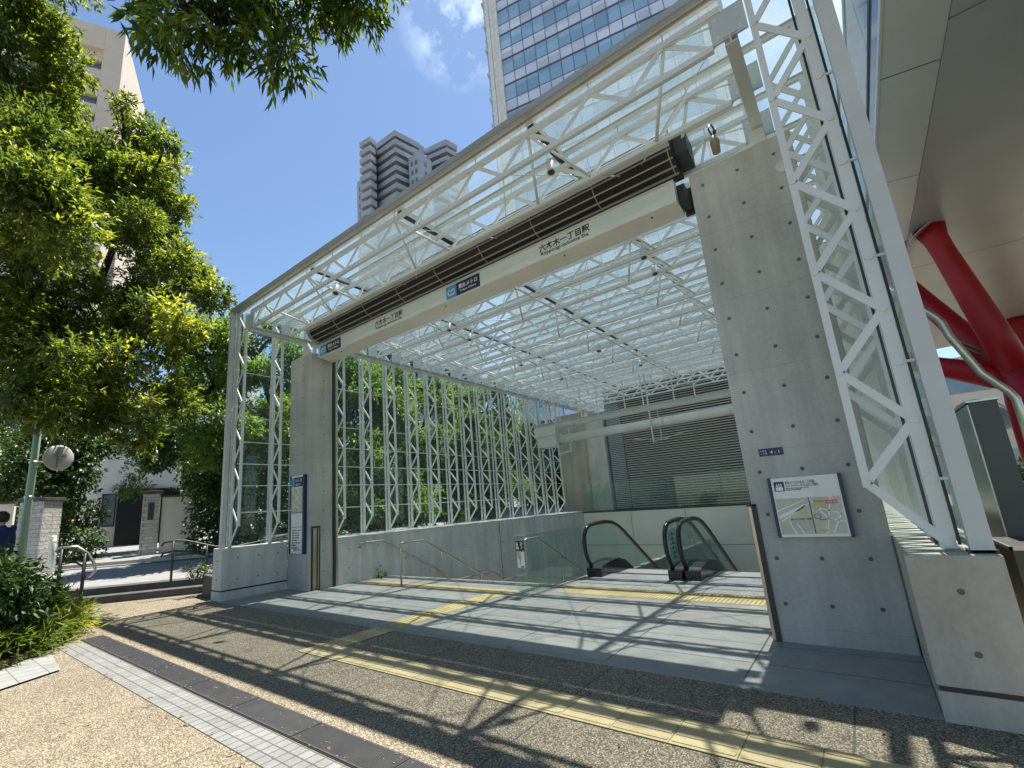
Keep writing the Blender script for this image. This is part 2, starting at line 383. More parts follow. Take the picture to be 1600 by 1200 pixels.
M['road'] = simple('pale_asphalt', (0.23, 0.23, 0.225), 0.85, 0, 0.2, 0.12, 2.5)
M['slate'] = simple('dark_step_stone', (0.085, 0.083, 0.078), 0.7, 0, 0.3, 0.2, 5)
M['soil'] = simple('soil', (0.07, 0.055, 0.035), 0.95, 0, 0.1, 0.4, 8)
M['paver'] = tiles('grey_pavers', (0.25, 0.26, 0.245), (0.12, 0.12, 0.11), 0.2, 0.28, 0.006, 0.3, 0.7, (0, 0), 0.08)

def sheet(name, rects, z, mat, kind='structure', parent=None):
    mb = MB()
    for x0, x1, y0, y1 in rects: mb.quad([(x0,y0,z),(x1,y0,z),(x1,y1,z),(x0,y1,z)])
    o = mb.build(name, mat, parent)
    if kind: o['kind'] = kind
    return o
HX0, HX1, HY0, HY1 = -9.85, -0.99, 8.05, 19.5
sheet('ground', [(-600,HX0,-600,700), (HX1,600,-600,700), (HX0,HX1,-600,HY0), (HX0,HX1,HY1,700)], GZ, M['ground'])
#sheet('dark_pavement_border', [(-11.2,-6.02,3.98,4.53),(-5.66,1.4,3.70,4.53)], GZ+0.003, M['ground2'])
sheet('tile_strip', [(-9.35,40,1.74,2.05)], GZ+0.004, M['strip'])
# entrance platform of granite tiles, with a thin rounded edge slab along the street
mb = MB(); mb.quad([(-10.8,4.66,0),(0.12,4.66,0),(0.12,8.05,0),(-10.8,8.05,0)])
mb.box(-4.9,-0.99,8.05,9.95,-0.3,0)
o = mb.build('entrance_floor', M['tile']); o['kind'] = 'structure'
mb = MB(); mb.prism([(4.53,GZ-0.02),(4.66,GZ-0.02),(4.66,0.0),(4.58,0.0),(4.545,-0.003),(4.53,-0.006)], 'X', -10.8, 0.12)
M['edge'] = simple('granite_edge', (0.20,0.21,0.21), 0.4, 0, 0.5, 0.08, 5)
o = mb.build('entrance_floor_edge', M['edge']); o['kind'] = 'structure'

def tactile(name, x0, x1, y0, y1, z, along, mat, dots=False):
    mb = MB(); mb.box(x0, x1, y0, y1, z-0.006, z)
    if dots:
        s = 0.06
        for i in range(int((x1-x0)/s)):
            for j in range(int((y1-y0)/s)):
                x = x0+s*(i+0.5); y = y0+s*(j+0.5)
                mb.box(x-0.013, x+0.013, y-0.013, y+0.013, z, z+0.005)
    elif along == 'X':
        n = int((x1-x0)/0.4)
        for i in range(n):
            for k in range(4):
                y = y0+(y1-y0)*(k+0.5)/4; mb.box(x0+0.4*i+0.015, x0+0.4*i+0.385, y-0.018, y+0.018, z, z+0.005)
    else:
        n = int((y1-y0)/0.3)
        for i in range(n):
            for k in range(4):
                x = x0+(x1-x0)*(k+0.5)/4; mb.box(x-0.018, x+0.018, y0+0.3*i+0.015, y0+0.3*i+0.285, z, z+0.005)
    o = mb.build(name, mat); o['kind'] = 'structure'; return o
tactile('tactile_paving', -5.68, 12.0, 3.34, 3.74, 0.0, 'X', M['tact2'])
tactile('tactile_paving', -5.68, -5.28, 3.745, 4.56, 0.0, 'Y', M['tact2'])
tactile('tactile_paving', -5.70, -5.30, 4.67, 7.21, 0.004, 'Y', M['tact'])
tactile('tactile_paving', -9.6, -5.2, 7.25, 7.55, 0.004, 'X', M['tact'], True)
tactile('tactile_paving', -4.55, -1.08, 7.62, 8.22, 0.004, 'X', M['tact'], True)
# inlaid round floor markers
mb = MB()
for x, y in ((-3.62,6.35),(-3.45,6.5),(-3.2,6.42),(-3.5,6.2),(-8.3,6.15),(-8.05,6.3),(-7.9,6.25)):
    mb.tube([(x,y,-0.004),(x,y,0.004)], 0.045, 14, 0)
o = mb.build('floor_studs', M['steel']); tag(o, kind='structure')

# drain grating of dark plates along the pavement
dg_ = thing('drain_grating', (-9.5, 2.2, 0), 'long dark steel drain grating beside the pale small-tile strip', 'drain grating')
mb = MB(); mb.box(-9.6, 30, 2.055, 2.335, -0.03, 0.0, 0)
mb.build('channel_frame', M['dark'], dg_)
M['grate'] = simple('grate_steel', (0.065, 0.065, 0.068), 0.5, 0.25, 0.5, 0.15, 7)
for i in range(10):
    x0 = -9.58+i*1.0; mb = MB()
    for k in range(66):
        xx = x0+0.006+k*0.015; mb.box(xx, xx+0.0095, 2.075, 2.315, 0.0005, 0.006)
    mb.box(x0+0.004, x0+0.99, 2.062, 2.076, 0.0005, 0.0065); mb.box(x0+0.004, x0+0.99, 2.314, 2.328, 0.0005, 0.0065)
    if i < 6: mb.box(x0+0.012, x0+0.985, 2.078, 2.312, 0.0005, 0.0045)
    for bx in (x0+0.05, x0+0.94):
        for by in (2.10, 2.29): mb.tube([(bx,by,0.002),(bx,by,0.010)], 0.009, 8, 1)
    mb.build('grating_plate', [M['grate'], M['steel']], dg_)

# raised street on the left: two steps, then a road climbing away
nrm = V((-0.83, 0.56, 0)).normalized(); tdir = V((0.56, 0.83, 0)).normalized()
P0, P1 = V((-14.45, 2.35, 0)), V((-12.45, 5.31, 0))
def step(name, off, z0, z1):
    mb = MB(); a = P0+nrm*off; b = P1+nrm*off
    mb.obox((a+b)/2+nrm*0.25+V((0,0,(z0+z1)/2)), tdir, nrm, (0,0,1), (b-a).length/2, 0.25, (z1-z0)/2)
    o = mb.build(name, M['slate']); o['kind'] = 'structure'
step('lower_step', 0.0, -0.05, 0.15); step('upper_step', 0.42, 0.02, 0.30)
def upz(p):
    d = max(0, (V((p[0],p[1],0))-P0).dot(nrm)-0.8); return 0.305 + (0.052*d if d < 8 else 0.416+0.02*(d-8))
mb = MB(); ns = 24
ds = [0.80, 3.4, 3.5, 6.2, 8.8, 14, 30, 60]
for i in range(len(ds)-1):
    for t0, t1 in ((-60, -0.3), (-0.3, 3.58)):
        p = [P0+nrm*ds[i]+tdir*t0, P0+nrm*ds[i]+tdir*t1, P0+nrm*ds[i+1]+tdir*t1, P0+nrm*ds[i+1]+tdir*t0]
        mb.quad([(q.x, q.y, upz(q)) for q in p])
    q0, q1 = P0+nrm*ds[i]+tdir*3.58, P0+nrm*ds[i+1]+tdir*3.58
    yo = [0, 2, 5, 9, 14, 30, 60]
    for a_, b_ in zip(yo[:-1], yo[1:]):
        mb.quad([(q.x, q.y, upz(q)) for q in (q0+V((0,a_,0)), q0+V((0,b_,0)), q1+V((0,b_,0)), q1+V((0,a_,0)))])
o = mb.build('road', M['road']); o['kind'] = 'structure'
# kerb and gutter line across the road in front of the gate
mb = MB(); a = P0+nrm*5.3+tdir*-12; b = P0+nrm*5.3+tdir*5.5
mb.bar((a.x,a.y,upz(a)+0.02), (b.x,b.y,upz(b)+0.02), 0.15, 0.16)
o = mb.build('kerb', M['conc_warm']); o['kind'] = 'structure'
a = P0+nrm*4.9+tdir*-12; b = P0+nrm*4.9+tdir*5.5; mb = MB()
mb.bar((a.x,a.y,upz(a)-0.006), (b.x,b.y,upz(b)-0.006), 0.35, 0.03)
o = mb.build('road_gutter', M['slate']); o['kind'] = 'structure'
# sidewalk stone kerb around the planting bed, bed soil
mb = MB()
mb.quad([(-8.85,1.60,GZ+0.02),(-7.75,1.50,GZ+0.02),(-7.45,0.95,GZ+0.02),(-9.0,0.3,GZ+0.02)])
mb.quad([(-7.75,1.50,GZ+0.021),(-7.45,0.95,GZ+0.021),(-6.2,-1.4,GZ+0.021),(-6.6,-1.6,GZ+0.021)])
o = mb.build('bed_edging', M['paver']); o['kind'] = 'structure'
mb = MB()
pts = [(-8.95,1.45),(-9.9,2.0),(-11.6,2.5),(-13.6,2.75),(-14.9,2.2),(-17,-2),(-12,-6),(-7,-3),(-7.8,0.5)]
mb.prism([(x,y) for x, y in pts], 'Z', -0.05, 0.10); o = mb.build('planting_bed', M['soil']); o['kind'] = 'structure'
mb = MB(); mb.prism([(-12.5,5.08),(-12.05,4.84),(-11.3,4.74),(-11.3,40),(-13.2,40),(-13.2,7.2)], 'Z', -0.05, 0.42); o = mb.build('planting_bed', M['soil']); o['kind'] = 'structure'
mb = MB(); mb.prism([(-12.60,4.98),(-12.1,4.72),(-11.26,4.62),(-11.26,4.76),(-12.05,4.86),(-12.5,5.1)], 'Z', -0.05, 0.46); o = mb.build('low_bed_wall', M['slate'])
tag(o, 'low dark stone edging wall of the planted bed beside the glass canopy', 'low wall')

# ------------------------------------------------------------------ concrete of the entrance
def tie_holes(mb, axis, pos, us, ws, mi=1, r=0.017):  # discs sit slightly proud; the shade inside each hole is their dark colour
    for u in us:
        for w_ in ws:
            if axis == 'Y': mb.tube([(u,pos+0.01,w_),(u,pos-0.0025,w_)], r, 10, mi, True, False)
            else: mb.tube([(pos-0.01,u,w_),(pos+0.0025,u,w_)], r, 10, mi, True, False)
zs = [0.37+0.45*i for i in range(12)]
# right pillar
p = thing('concrete_pillar', (-0.44, 6.3, 0), 'wide concrete pillar at the right carrying the framed map board', 'pillar')
mb = MB(); mb.box(-0.99, 0.11, 5.97, 6.62, -0.1, 5.55); mb.build('shaft', M['conc'], p, bevel=0.012)
mb = MB(); tie_holes(mb, 'Y', 5.97, (-0.85, -0.46, -0.08), zs, 0, 0.02); mb.build('tie_holes', M['hole'], p)
mb = MB(); mb.prism([(-0.62,5.55),(-0.12,5.55),(-0.12,5.86),(-0.25,5.86),(-0.3,5.70),(-0.52,5.66)], 'Y', 6.15, 6.19); mb.box(-0.5,-0.06,6.05,6.3,5.55,5.575); mb.build('top_bracket', M['whiteg'], p)
mb = MB(); mb.tube([(-0.02,5.972,5.12),(-0.02,5.955,5.12)], 0.075, 20); mb.build('anchor_disc', M['conc_low'], p)
mb = MB(); mb.box(-1.03,-0.995,5.985,6.12,0,1.36); mb.build('guard_plate', M['bronze'], p)
mb = MB(); mb.box(-0.995,-0.945,5.956,5.972,0,1.375); mb.box(-1.035,-0.945,5.956,5.972,1.36,1.385); mb.build('dark_frame', M['dark'], p)  # dark metal frame beside the guard plate
# left pillar
p = thing('concrete_pillar', (-10.3, 6.3, 0), 'narrow concrete pillar at the left carrying the tall notice board', 'pillar')
mb = MB(); mb.box(-10.80, -9.85, 6.05, 6.64, -0.1, 5.55); mb.build('shaft', M['conc'], p, bevel=0.012)
mb = MB(); tie_holes(mb, 'X', -9.85, (6.40,), zs, 0); tie_holes(mb, 'Y', 6.05, (-10.6,-10.2), [0.37,3.1,3.55,4.0,4.45,4.9,5.3], 0); mb.build('tie_holes', M['hole'], p)
mb = MB(); mb.prism([(-10.45,5.55),(-10.0,5.55),(-10.05,5.70),(-10.2,5.90),(-10.32,5.90)], 'Y', 6.15, 6.19); mb.build('top_bracket', M['whiteg'], p)
mb = MB(); mb.tube([(-10.66,6.052,4.55),(-10.66,6.035,4.55)], 0.06, 18); mb.build('anchor_disc', M['conc_low'], p)
mb = MB(); mb.box(-9.849,-9.835,6.08,6.31,0.0,1.38, 1); mb.box(-9.848,-9.825,6.12,6.27,0.0,1.34, 0); mb.box(-9.83,-9.815,6.215,6.24,0.0,1.34, 1); mb.build('steel_door_track', [M['bronze'], M['dark']], p)
mb = MB(); mb.box(-9.86,-9.80,6.645,6.70,0,5.5,1); mb.box(-9.86,-9.81,6.705,6.76,0,5.5,0); mb.build('shutter_guide', [M['bronze'], M['dark']], p)

# low side walls
def plinth(x0, x1, y0, y1, lab, mat, hx, zt):
    t = thing('concrete_plinth', ((x0+x1)/2, y0, 0), lab, 'plinth')
    mb = MB(); mb.box(x0, x1, y0, y1, 0.205, zt); mb.build('body', mat, t, bevel=0.01)
    mb = MB(); mb.box(x0+0.012, x1-0.012, y0+0.012, y1, 0.175, 0.205); mb.build('shadow_gap', M['dark'], t)
    mb = MB(); mb.box(x0, x1, y0, y1, -0.06, 0.175); mb.build('base', mat, t)
    mb = MB(); tie_holes(mb, 'Y', y0, hx, (0.42,0.80), 0, 0.02)
    if x0 < -5: tie_holes(mb, 'X', x1, (4.9,5.35,5.8), (0.4,0.84), 0)
    mb.build('tie_holes', M['hole'], t); return t
plinth(-11.22, -10.78, 4.56, 6.04, 'low concrete plinth under the left front corner of the glass canopy', M['conc_low'], (-11.0,), 1.06)
plinth(0.12, 0.60, 4.51, 6.0, 'stained concrete plinth under the big white edge fin at the right', M['conc_warm'], (0.36,), 1.03)
t = thing('stair_side_wall', (-10.5, 13, -6), 'long low concrete wall under the left glass side of the stairs', 'wall')
mb = MB(); mb.box(-11.22, -9.85, 6.64, 19.5, -6.2, 1.05); mb.build('body', M['conc_low'], t)
mb = MB(); mb.box(-11.0,-9.83,6.68,19.5,1.05,1.075); mb.build('coping', M['whiteg'], t)
mb = MB(); tie_holes(mb, 'X', -9.85, [7.1+0.9*i for i in range(14)], (0.35,0.78,-0.1,-0.55,-1.0,-1.45), 0); mb.build('tie_holes', M['hole'], t)
mb = MB(); mb.box(-9.852,-9.846,13.2,13.225,-6,1.05); mb.box(-9.852,-9.846,9.5,19.5,-1.62,-1.6); mb.build('wall_joint', M['dark'], t)
t = thing('escalator_side_wall', (-0.4, 13, -6), 'concrete wall under the right glass side beside the second escalator', 'wall')
mb = MB(); mb.box(-0.99, 0.60, 6.63, 19.5, -6.2, 1.03); mb.build('body', M['conc_low'], t)
mb = MB(); mb.box(0.06,0.62,6.0,22,1.03,1.05); mb.build('coping', M['panel'], t)
# far wall of the pit, stone panels, ledge, glass parapet
t = thing('rear_panel_wall', (-5.4, 19.5, -6), 'wall of large beige panels behind the escalators', 'wall')
mb = MB()
for i in range(5):
    x0 = -9.85+2.165*i
    for z0, z1 in ((-6.0,-1.8),(-1.78,-0.385),(-0.365,0.985)):
        if x0 < -0.99: mb.box(x0+0.01, min(x0+2.155, -0.99), 19.5, 19.6, z0, z1)
mb.build('panels', M['panel'], t)
mb = MB(); mb.box(-9.85,-0.99,19.53,19.7,-6.1,1.0); mb.build('backing', M['dark'], t)
mb = MB(); mb.box(-9.85,-0.5,19.48,21.2,0.99,1.03); mb.build('ledge', M['slate'], t)
t = thing('glass_parapet', (-5.4, 19.7, 1.03), 'clear glass parapet on the ledge in front of the dark louvre wall', 'glass parapet')
for i in range(5):
    x0 = -9.85+1.9*i; mb = MB(); mb.box(x0+0.01, x0+1.89, 19.70, 19.712, 1.03, 2.24); mb.build('pane', M['clear'], t)
# rear building faces
t = thing('rear_concrete_wall', (-10.2, 21, 1), 'tall concrete end wall behind the last left truss', 'wall')
mb = MB(); mb.box(-11.6,-9.93,21.0,21.4,-1,5.8); mb.build('body', M['conc_warm'], t)
mb = MB(); mb.box(-9.93,-9.02,20.9,21.4,-1,5.55); mb.build('pale_pier', M['conc_low'], t)
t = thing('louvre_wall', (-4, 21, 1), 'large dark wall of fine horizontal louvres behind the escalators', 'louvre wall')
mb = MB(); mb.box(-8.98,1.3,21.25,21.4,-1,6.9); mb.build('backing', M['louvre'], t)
M['ribgrey'] = simple('pale_rib', (0.42,0.46,0.50), 0.4)
mb = MB()
for i in range(66):
    z = 1.06+i*0.083; mb.box(-8.9,-8.2,21.06,21.2,z,z+0.05)
mb.build('pale_louvre_strip', M['ribgrey'], t)
M['louv2'] = simple('louvre_blade', (0.66,0.64,0.61), 0.45, 0.2)
mb = MB()
for i in range(56):
    z = 1.06+i*0.105
    mb.prism([(21.10,z),(21.22,z+0.05),(21.22,z+0.07),(21.10,z+0.026)], 'X', -8.18, 1.2)
mb.build('louvre_blades', M['louv2'], t)
# stairs and pit floor
mb = MB()
for i in range(9):
    y = 8.05+0.3*i; mb.box(-9.85,-4.98,y,y+0.32,-0.15*(i+1)-0.3,-0.15*i-0.001 if i else -0.001)
mb.box(-9.85,-4.98,10.75,12.3,-1.7,-1.351)
for i in range(20):
    y = 12.3+0.3*i; mb.box(-9.85,-4.98,y,y+0.32,-1.35-0.15*(i+1)-0.3,-1.35-0.15*i)
mb.box(-9.85,-0.99,18.3,19.5,-6.2,-6.0); mb.box(-4.98,-4.8,9.95,19.5,-6.0,-0.2)
o = mb.build('stairs', M['tile']); o['kind'] = 'structure'

# ------------------------------------------------------------------ canopy of white trusses and glass
cp = thing('glass_canopy', (-5.24, 4.75, 0), 'white steel truss and glass canopy over the station entrance', 'canopy')
NF = 21; YK = [4.75+0.9*k for k in range(NF)]
NP = 11; XL, XR = -10.16, -0.34; PW = (XR-XL)/NP
zb, ztp = 5.97, 6.37
for k, y in enumerate(YK):
    mb = MB()
    # top chord angle, bottom chord
    mb.bar((XL-0.12,y,ztp), (XR+0.12,y,ztp), 0.06, 0.07); mb.bar((XL,y,zb), (XR,y,zb), 0.055, 0.065)
    for i in range(NP):
        x0 = XL+i*PW; xm = x0+PW/2; x1 = x0+PW
        mb.bar((x0,y-0.012,zb), (xm,y-0.012,ztp), 0.016, 0.055); mb.bar((xm,y+0.012,ztp), (x1,y+0.012,zb), 0.016, 0.055)
        mb.tube([(xm,y,ztp),(xm,y,6.52)], 0.010, 6)         # stub carrying the glazing bar
    mb.bar((-11.0,y,6.545), (0.52,y,6.545), 0.05, 0.05)       # glazing bar
    mb.bar((-11.0,y,6.58), (0.52,y,6.58), 0.09, 0.012)
    for x in (XL, XR):
        s = -1 if x == XL else 1
        mb.box(min(x, x+s*0.32), max(x, x+s*0.32), y-0.012, y+0.012, 5.99, 6.34, 1)   # gusset plate
        for bx in (0.06, 0.26):
            for bz in (6.06, 6.27): mb.tube([(x+s*bx,y-0.018,bz),(x+s*bx,y+0.018,bz)], 0.014, 6)
    for x, s in ((XL, 1), (XR, -1)):
        mb.tube([(x+s*PW/2,y-0.02,ztp-0.03),(x-s*0.02,y-0.02,6.22)], 0.009, 6); mb.tube([(x+s*PW/2,y+0.02,ztp-0.03),(x,y+0.02,zb+0.02)], 0.009, 6)
    mb.build('roof_truss', [M['white'], M['gusset']], cp)
# side trusses
zi = [1.53+0.886*j for j in range(6)]; zo = [1.09]+[1.97+0.886*j for j in range(6)]
def side_truss(y, xi, xo, first_z=1.09):
    s = 1 if xo > xi else -1
    mb = MB()
    cw = 0.085 if xo > 0 else 0.05
    mb.bar((xo,y,first_z), (xo,y,6.52), 0.05, cw, (1,0,0)); mb.bar((xi,y,zi[0]-0.03), (xi,y,6.40), 0.05, 0.055 if xo > 0 else 0.045, (1,0,0))
    mb.bar((xo+s*0.13,y,first_z), (xo+s*0.13,y,6.52), 0.05, 0.035, (1,0,0))        # mullion behind the glass joint
    seq = []
    for j in range(6): seq += [(xo, zo[j]), (xi, zi[j])]
    seq.append((xo, zo[6] if len(zo) > 6 else 6.4))
    for (xa, za), (xb, zb_) in zip(seq[:-1], seq[1:]):
        mb.bar((xa,y-0.014,min(za,6.45)), (xb,y-0.014,min(zb_,6.45)), 0.06 if xo > 0 else 0.05, 0.016, (0,1,0))
    for xa, za in seq:
        if za < 6.4: mb.tube([(xa,y-0.045,za),(xa,y+0.03,za)], 0.026, 10)
    mb.tube([(xo+s*0.06,y-0.032,zz) for zz in (0,)]+[(xo+s*0.06,y-0.031,0.001)], 0.001, 4) if False else None
    for zz in [1.53+0.886*j for j in range(6)]:
        mb.tube([(xo,y-0.045,zz),(xo,y+0.03,zz)], 0.03, 10); mb.bar((xo,y,zz),(xo+s*0.13,y,zz),0.02,0.02)
    tr_ = mb.build('wall_truss', M['white'], cp)
    for dx in ((0.062, -0.058) if y < 5 else ()):
        mb = MB(); mb.bar((xo+s*dx,y+0.03,first_z+0.02), (xo+s*dx,y+0.03,6.5), 0.02, 0.018, (1,0,0)); mb.build('dark_gap_strip', M['black'], tr_)  # black strips paint in the dark gaps beside the outer chord
    return tr_
for k, y in enumerate(YK[:17]):
    side_truss(y, -10.5, -10.86); side_truss(y, 0.02, 0.38, 1.05)
# edge beams, fascia gutter, fins
M['fascia'] = simple('grey_aluminium_fascia', (0.44,0.44,0.41), 0.35, 0.3)
for x in (-10.32, -0.18):
    mb = MB(); mb.box(x-0.06,x+0.06,4.72,22.8,5.90,5.915); mb.box(x-0.06,x+0.06,4.72,22.8,6.005,6.02) ; mb.box(x-0.008,x+0.008,4.72,22.8,5.915,6.005)
    mb.build('edge_beam', M['whiteg'], cp)
for x in (-7.8, -5.16, -2.54):
    mb = MB(); mb.box(x-0.045,x+0.045,4.78,22.8,6.46,6.515); rb_ = mb.build('roof_beam', M['dark'], cp)
    mb = MB(); mb.box(x+0.06,x+0.08,4.78,22.8,6.45,6.52); mb.build('flange', M['white'], rb_)
mb = MB(); mb.box(-11.06,0.58,4.60,4.70,6.545,6.64); mb.box(-11.06,0.58,4.70,4.76,6.60,6.63); mb.build('fascia_gutter', M['fascia'], cp)
mb = MB(); mb.box(-11.06,0.58,4.604,4.66,6.530,6.545); mb.build('fascia_seal', M['slat'], cp)
for x0, x1 in ((-11.06,-10.97),(0.47,0.585)):
    mb = MB(); mb.box(x0,x1,4.60,4.70,1.06 if x0 < -5 else 1.035,6.545); mb.build('edge_fin', M['whiteg'], cp)
mb = MB(); mb.box(0.455,0.60,4.60,4.72,1.03,1.052); mb.build('fin_foot', M['dark'], cp)
# glass
rng = random.Random(3)
xg = [-11.05,-7.8,-5.16,-2.54,0.57]
for k in range(NF-1):
    for a, b in zip(xg[:-1], xg[1:]):
        mb = MB(); z = 6.592; y0 = YK[k]+0.008 if k else 4.64; mb.box(a+0.01,b-0.01,y0,YK[k+1]-0.008,z,z+0.012); mb.build('roof_glass', M['roofglass'], cp)
for k in range(16):
    for x in (-11.02, 0.53):
        mb = MB(); mb.box(x-0.006,x+0.006,YK[k]+0.008,YK[k+1]-0.008,1.08,6.58); mb.build('wall_glass', M['wallglass'], cp)
# horizontal glazing joints and tie rods
for z in (1.8,2.9,4.0,5.1):
    for x in (-10.999, 0.509):
        mb = MB(); mb.box(x-0.009,x+0.009,4.75,19.15,z-0.012,z+0.012); mb.build('glazing_joint', M['whiteg'], cp)
for z in (1.78,2.36,2.84,3.33):
    for x in (-10.5,0.02):
        mb = MB(); mb.tube([(x,4.75,z),(x,19.15,z)], 0.011, 6); mb.build('tie_rod', M['white'], cp)
# longitudinal bracing: struts zig-zagging between neighbouring trusses, and thin rods
for x in (XL+0.5*PW, XL+2.5*PW, XL+5.5*PW, XL+8.5*PW, XL+10.5*PW):
    mb = MB()
    for k in range(0, NF-1):
        mb.tube([(x,YK[k],ztp-0.02),(x+0.44 if x < -1 else x-0.44,YK[k+1],zb)], 0.021, 6); 
        if k % 2 == 0 and -9.5 < x < -1: mb.tube([(x,YK[k],ztp-0.02),(x-0.44,YK[k+1],zb)], 0.021, 6)
    mb.build('bracing_strut', M['white'], cp)
mb = MB()
for k in range(0, NF-4, 3):
    for xa, xb in ((XL,XL+3*PW),(XL+3*PW,XL+6*PW),(XL+6*PW,XL+8*PW),(XL+8*PW,XR)):
        mb.tube([(xa,YK[k],zb+0.02),(xb,YK[k+3],zb+0.02)], 0.007, 5); mb.tube([(xb,YK[k],zb+0.03),(xa,YK[k+3],zb+0.03)], 0.007, 5)
mb.build('bracing_rod', M['white'], cp)
# ------------------------------------------------------------------ station name beam
sg = thing('station_sign_beam', (-5.5, 6.2, 5.38), 'long pale illuminated-type station name beam hanging between the two pillars', 'station sign')
sx0, sx1 = -9.78, -1.22
mb = MB()
mb.prism([(6.21,5.415),(6.60,5.375),(6.60,5.74),(6.19,5.74),(6.19,5.715),(6.215,5.715),(6.215,5.43),(6.20,5.43)], 'X', sx0, sx1); mb.build('housing', M['alu'], sg)
mb = MB(); mb.box(sx0+0.05,sx1-0.05,6.205,6.214,5.432,5.712); mb.build('face_panel', M['milk'], sg)
mb = MB(); mb.box(sx0,sx0+0.05,6.195,6.216,5.43,5.716); mb.box(sx1-0.05,sx1,6.195,6.216,5.43,5.716); mb.box(sx0,sx1,6.186,6.212,5.714,5.732); mb.build('trim', M['white'], sg)
mb = MB(); mb.box(sx1,sx1+0.10,6.32,6.6,5.44,5.70); mb.box(sx1,sx1+0.2,6.64,6.7,5.40,5.80); mb.build('end_bracket', M['dark'], sg)
for x in (-9.0,-5.6,-3.0,-1.6):
    mb = MB(); mb.tube([(x,6.33,5.405),(x,6.33,5.39)], 0.014, 8); mb.build('lock_button', M['dark'], sg)
def metro_mark(x0, z0, h, parent, y):
    # blue square carrying a white heart-shaped m
    mb = MB(); mb.box(x0, x0+h, y-0.004, y, z0, z0+h); o = mb.build('emblem_square', M['blue'], parent)
    pts = []
    s = h*0.30; cx = x0+h/2; cz = z0+h*0.5
    w_ = [(-1.0,-0.72),(-1.0,0.15),(-0.93,0.5),(-0.68,0.68),(-0.4,0.5),(0,-0.02),(0.4,0.5),(0.68,0.68),(0.93,0.5),(1.0,0.15),(1.0,-0.72)]
    mb = MB(); th = h*0.042
    for (a, b), (c, d) in zip(w_[:-1], w_[1:]):
        mb.bar((cx+a*s,y-0.006,cz+b*s),(cx+c*s,y-0.006,cz+d*s),0.004,th*2,(0,0,1) if abs(d-b) < abs(c-a) else (1,0,0))
    mb.bar((cx-s,y-0.006,cz-0.72*s),(cx+s,y-0.006,cz-0.72*s),0.004,th*2)
    m = mb.build('emblem', M['paper'], o); return o
def metro_panel(x0, z0, wd, h, parent, y):
    metro_mark(x0, z0, h, parent, y)
    mb = MB(); mb.box(x0+h+0.004, x0+wd, y-0.004, y, z0, z0+h); n = mb.build('name_plate', M['navy'], parent)
    tw = wd-h
    text('lettering', '東京メトロ', x0+h+tw*0.1, y-0.006, z0+h*0.50, h*0.38, M['paper'], n, width=tw*0.8, bold=0.002)
    text('lettering', 'Tokyo Metro', x0+h+tw*0.14, y-0.006, z0+h*0.20, h*0.24, M['paper'], n, width=tw*0.7)
metro_panel(-5.46, 5.44, 0.82, 0.255, sg, 6.204)
metro_panel(-9.70, 5.44, 0.84, 0.255, sg, 6.204)
for x in (-7.60, -3.38):
    text('station_name', '六本木一丁目駅', x, 6.203, 5.565, 0.135, M['ink'], sg, width=0.90, bold=0.003)
    text('station_name', 'Roppongi-itchome Sta.', x+0.02, 6.203, 5.485, 0.085, M['ink'], sg, width=0.86, bold=0.001)
# pale ghost pattern of brackets inside the milky face
# ------------------------------------------------------------------ louvred shutter housing above the sign
lv = thing('louvre_housing', (-5.4, 6.1, 5.78), 'long dark rounded louvre housing just above the station name beam', 'louvre housing')
lx0, lx1 = -9.78, -1.12
cyc, czc, rad = 6.18, 6.08, 0.33
arc = [(cyc-rad*math.cos(R(a)), czc+rad*math.sin(R(a))*0.98) for a in range(-90, 95, 15)]
mb = MB(); mb.prism([(cyc+(y-cyc)*0.78, czc+(z-czc)*0.78) for y, z in arc]+[(6.45,6.34),(6.45,5.84)], 'X', lx0+0.03, lx1, 0, True); mb.build('core', M['louvre'], lv)
mb = MB()
for a in (-84,-62,-41,-20,1,22,43):
    y = cyc-rad*math.cos(R(a)); z = czc+rad*math.sin(R(a))*0.98
    mb.obox(((lx0+lx1)/2,y,z), (1,0,0), (math.cos(R(a)),0,0) if False else (0,math.cos(R(a)),-math.sin(R(a))), (0,math.sin(R(a)),math.cos(R(a))), (lx1-lx0)/2, 0.012, 0.009, 0)
mb.build('louvre_slats', M['slat'], lv)
mb = MB()
for i in range(9):
    x = lx0+0.04+i*(lx1-lx0-0.08)/8
    for (ya,za),(yb,zb_) in zip(arc[:-1], arc[1:]): mb.bar((x,ya-0.008,za),(x,yb-0.008,zb_),0.014,0.012,(1,0,0))
mb.build('slat_rib', M['slat'], lv)
mb = MB(); mb.prism([(6.05,5.97),(6.40,5.90),(6.40,6.25),(6.05,6.27)], 'X', lx1+0.005, lx1+0.17); mb.build('end_box', M['greydark'], lv)
mb = MB(); mb.prism(arc+[(6.45,6.40),(6.45,5.78)], 'X', lx0, lx0+0.028); mb.build('end_cap', M['alu'], lv)
mb = MB(); mb.box(lx0+0.05,lx1,5.69,5.85,6.0,6.02); mb.build('front_shade_rail', M['whiteg'], lv)  # rail widened into a plate so its shadow reaches the tactile paving

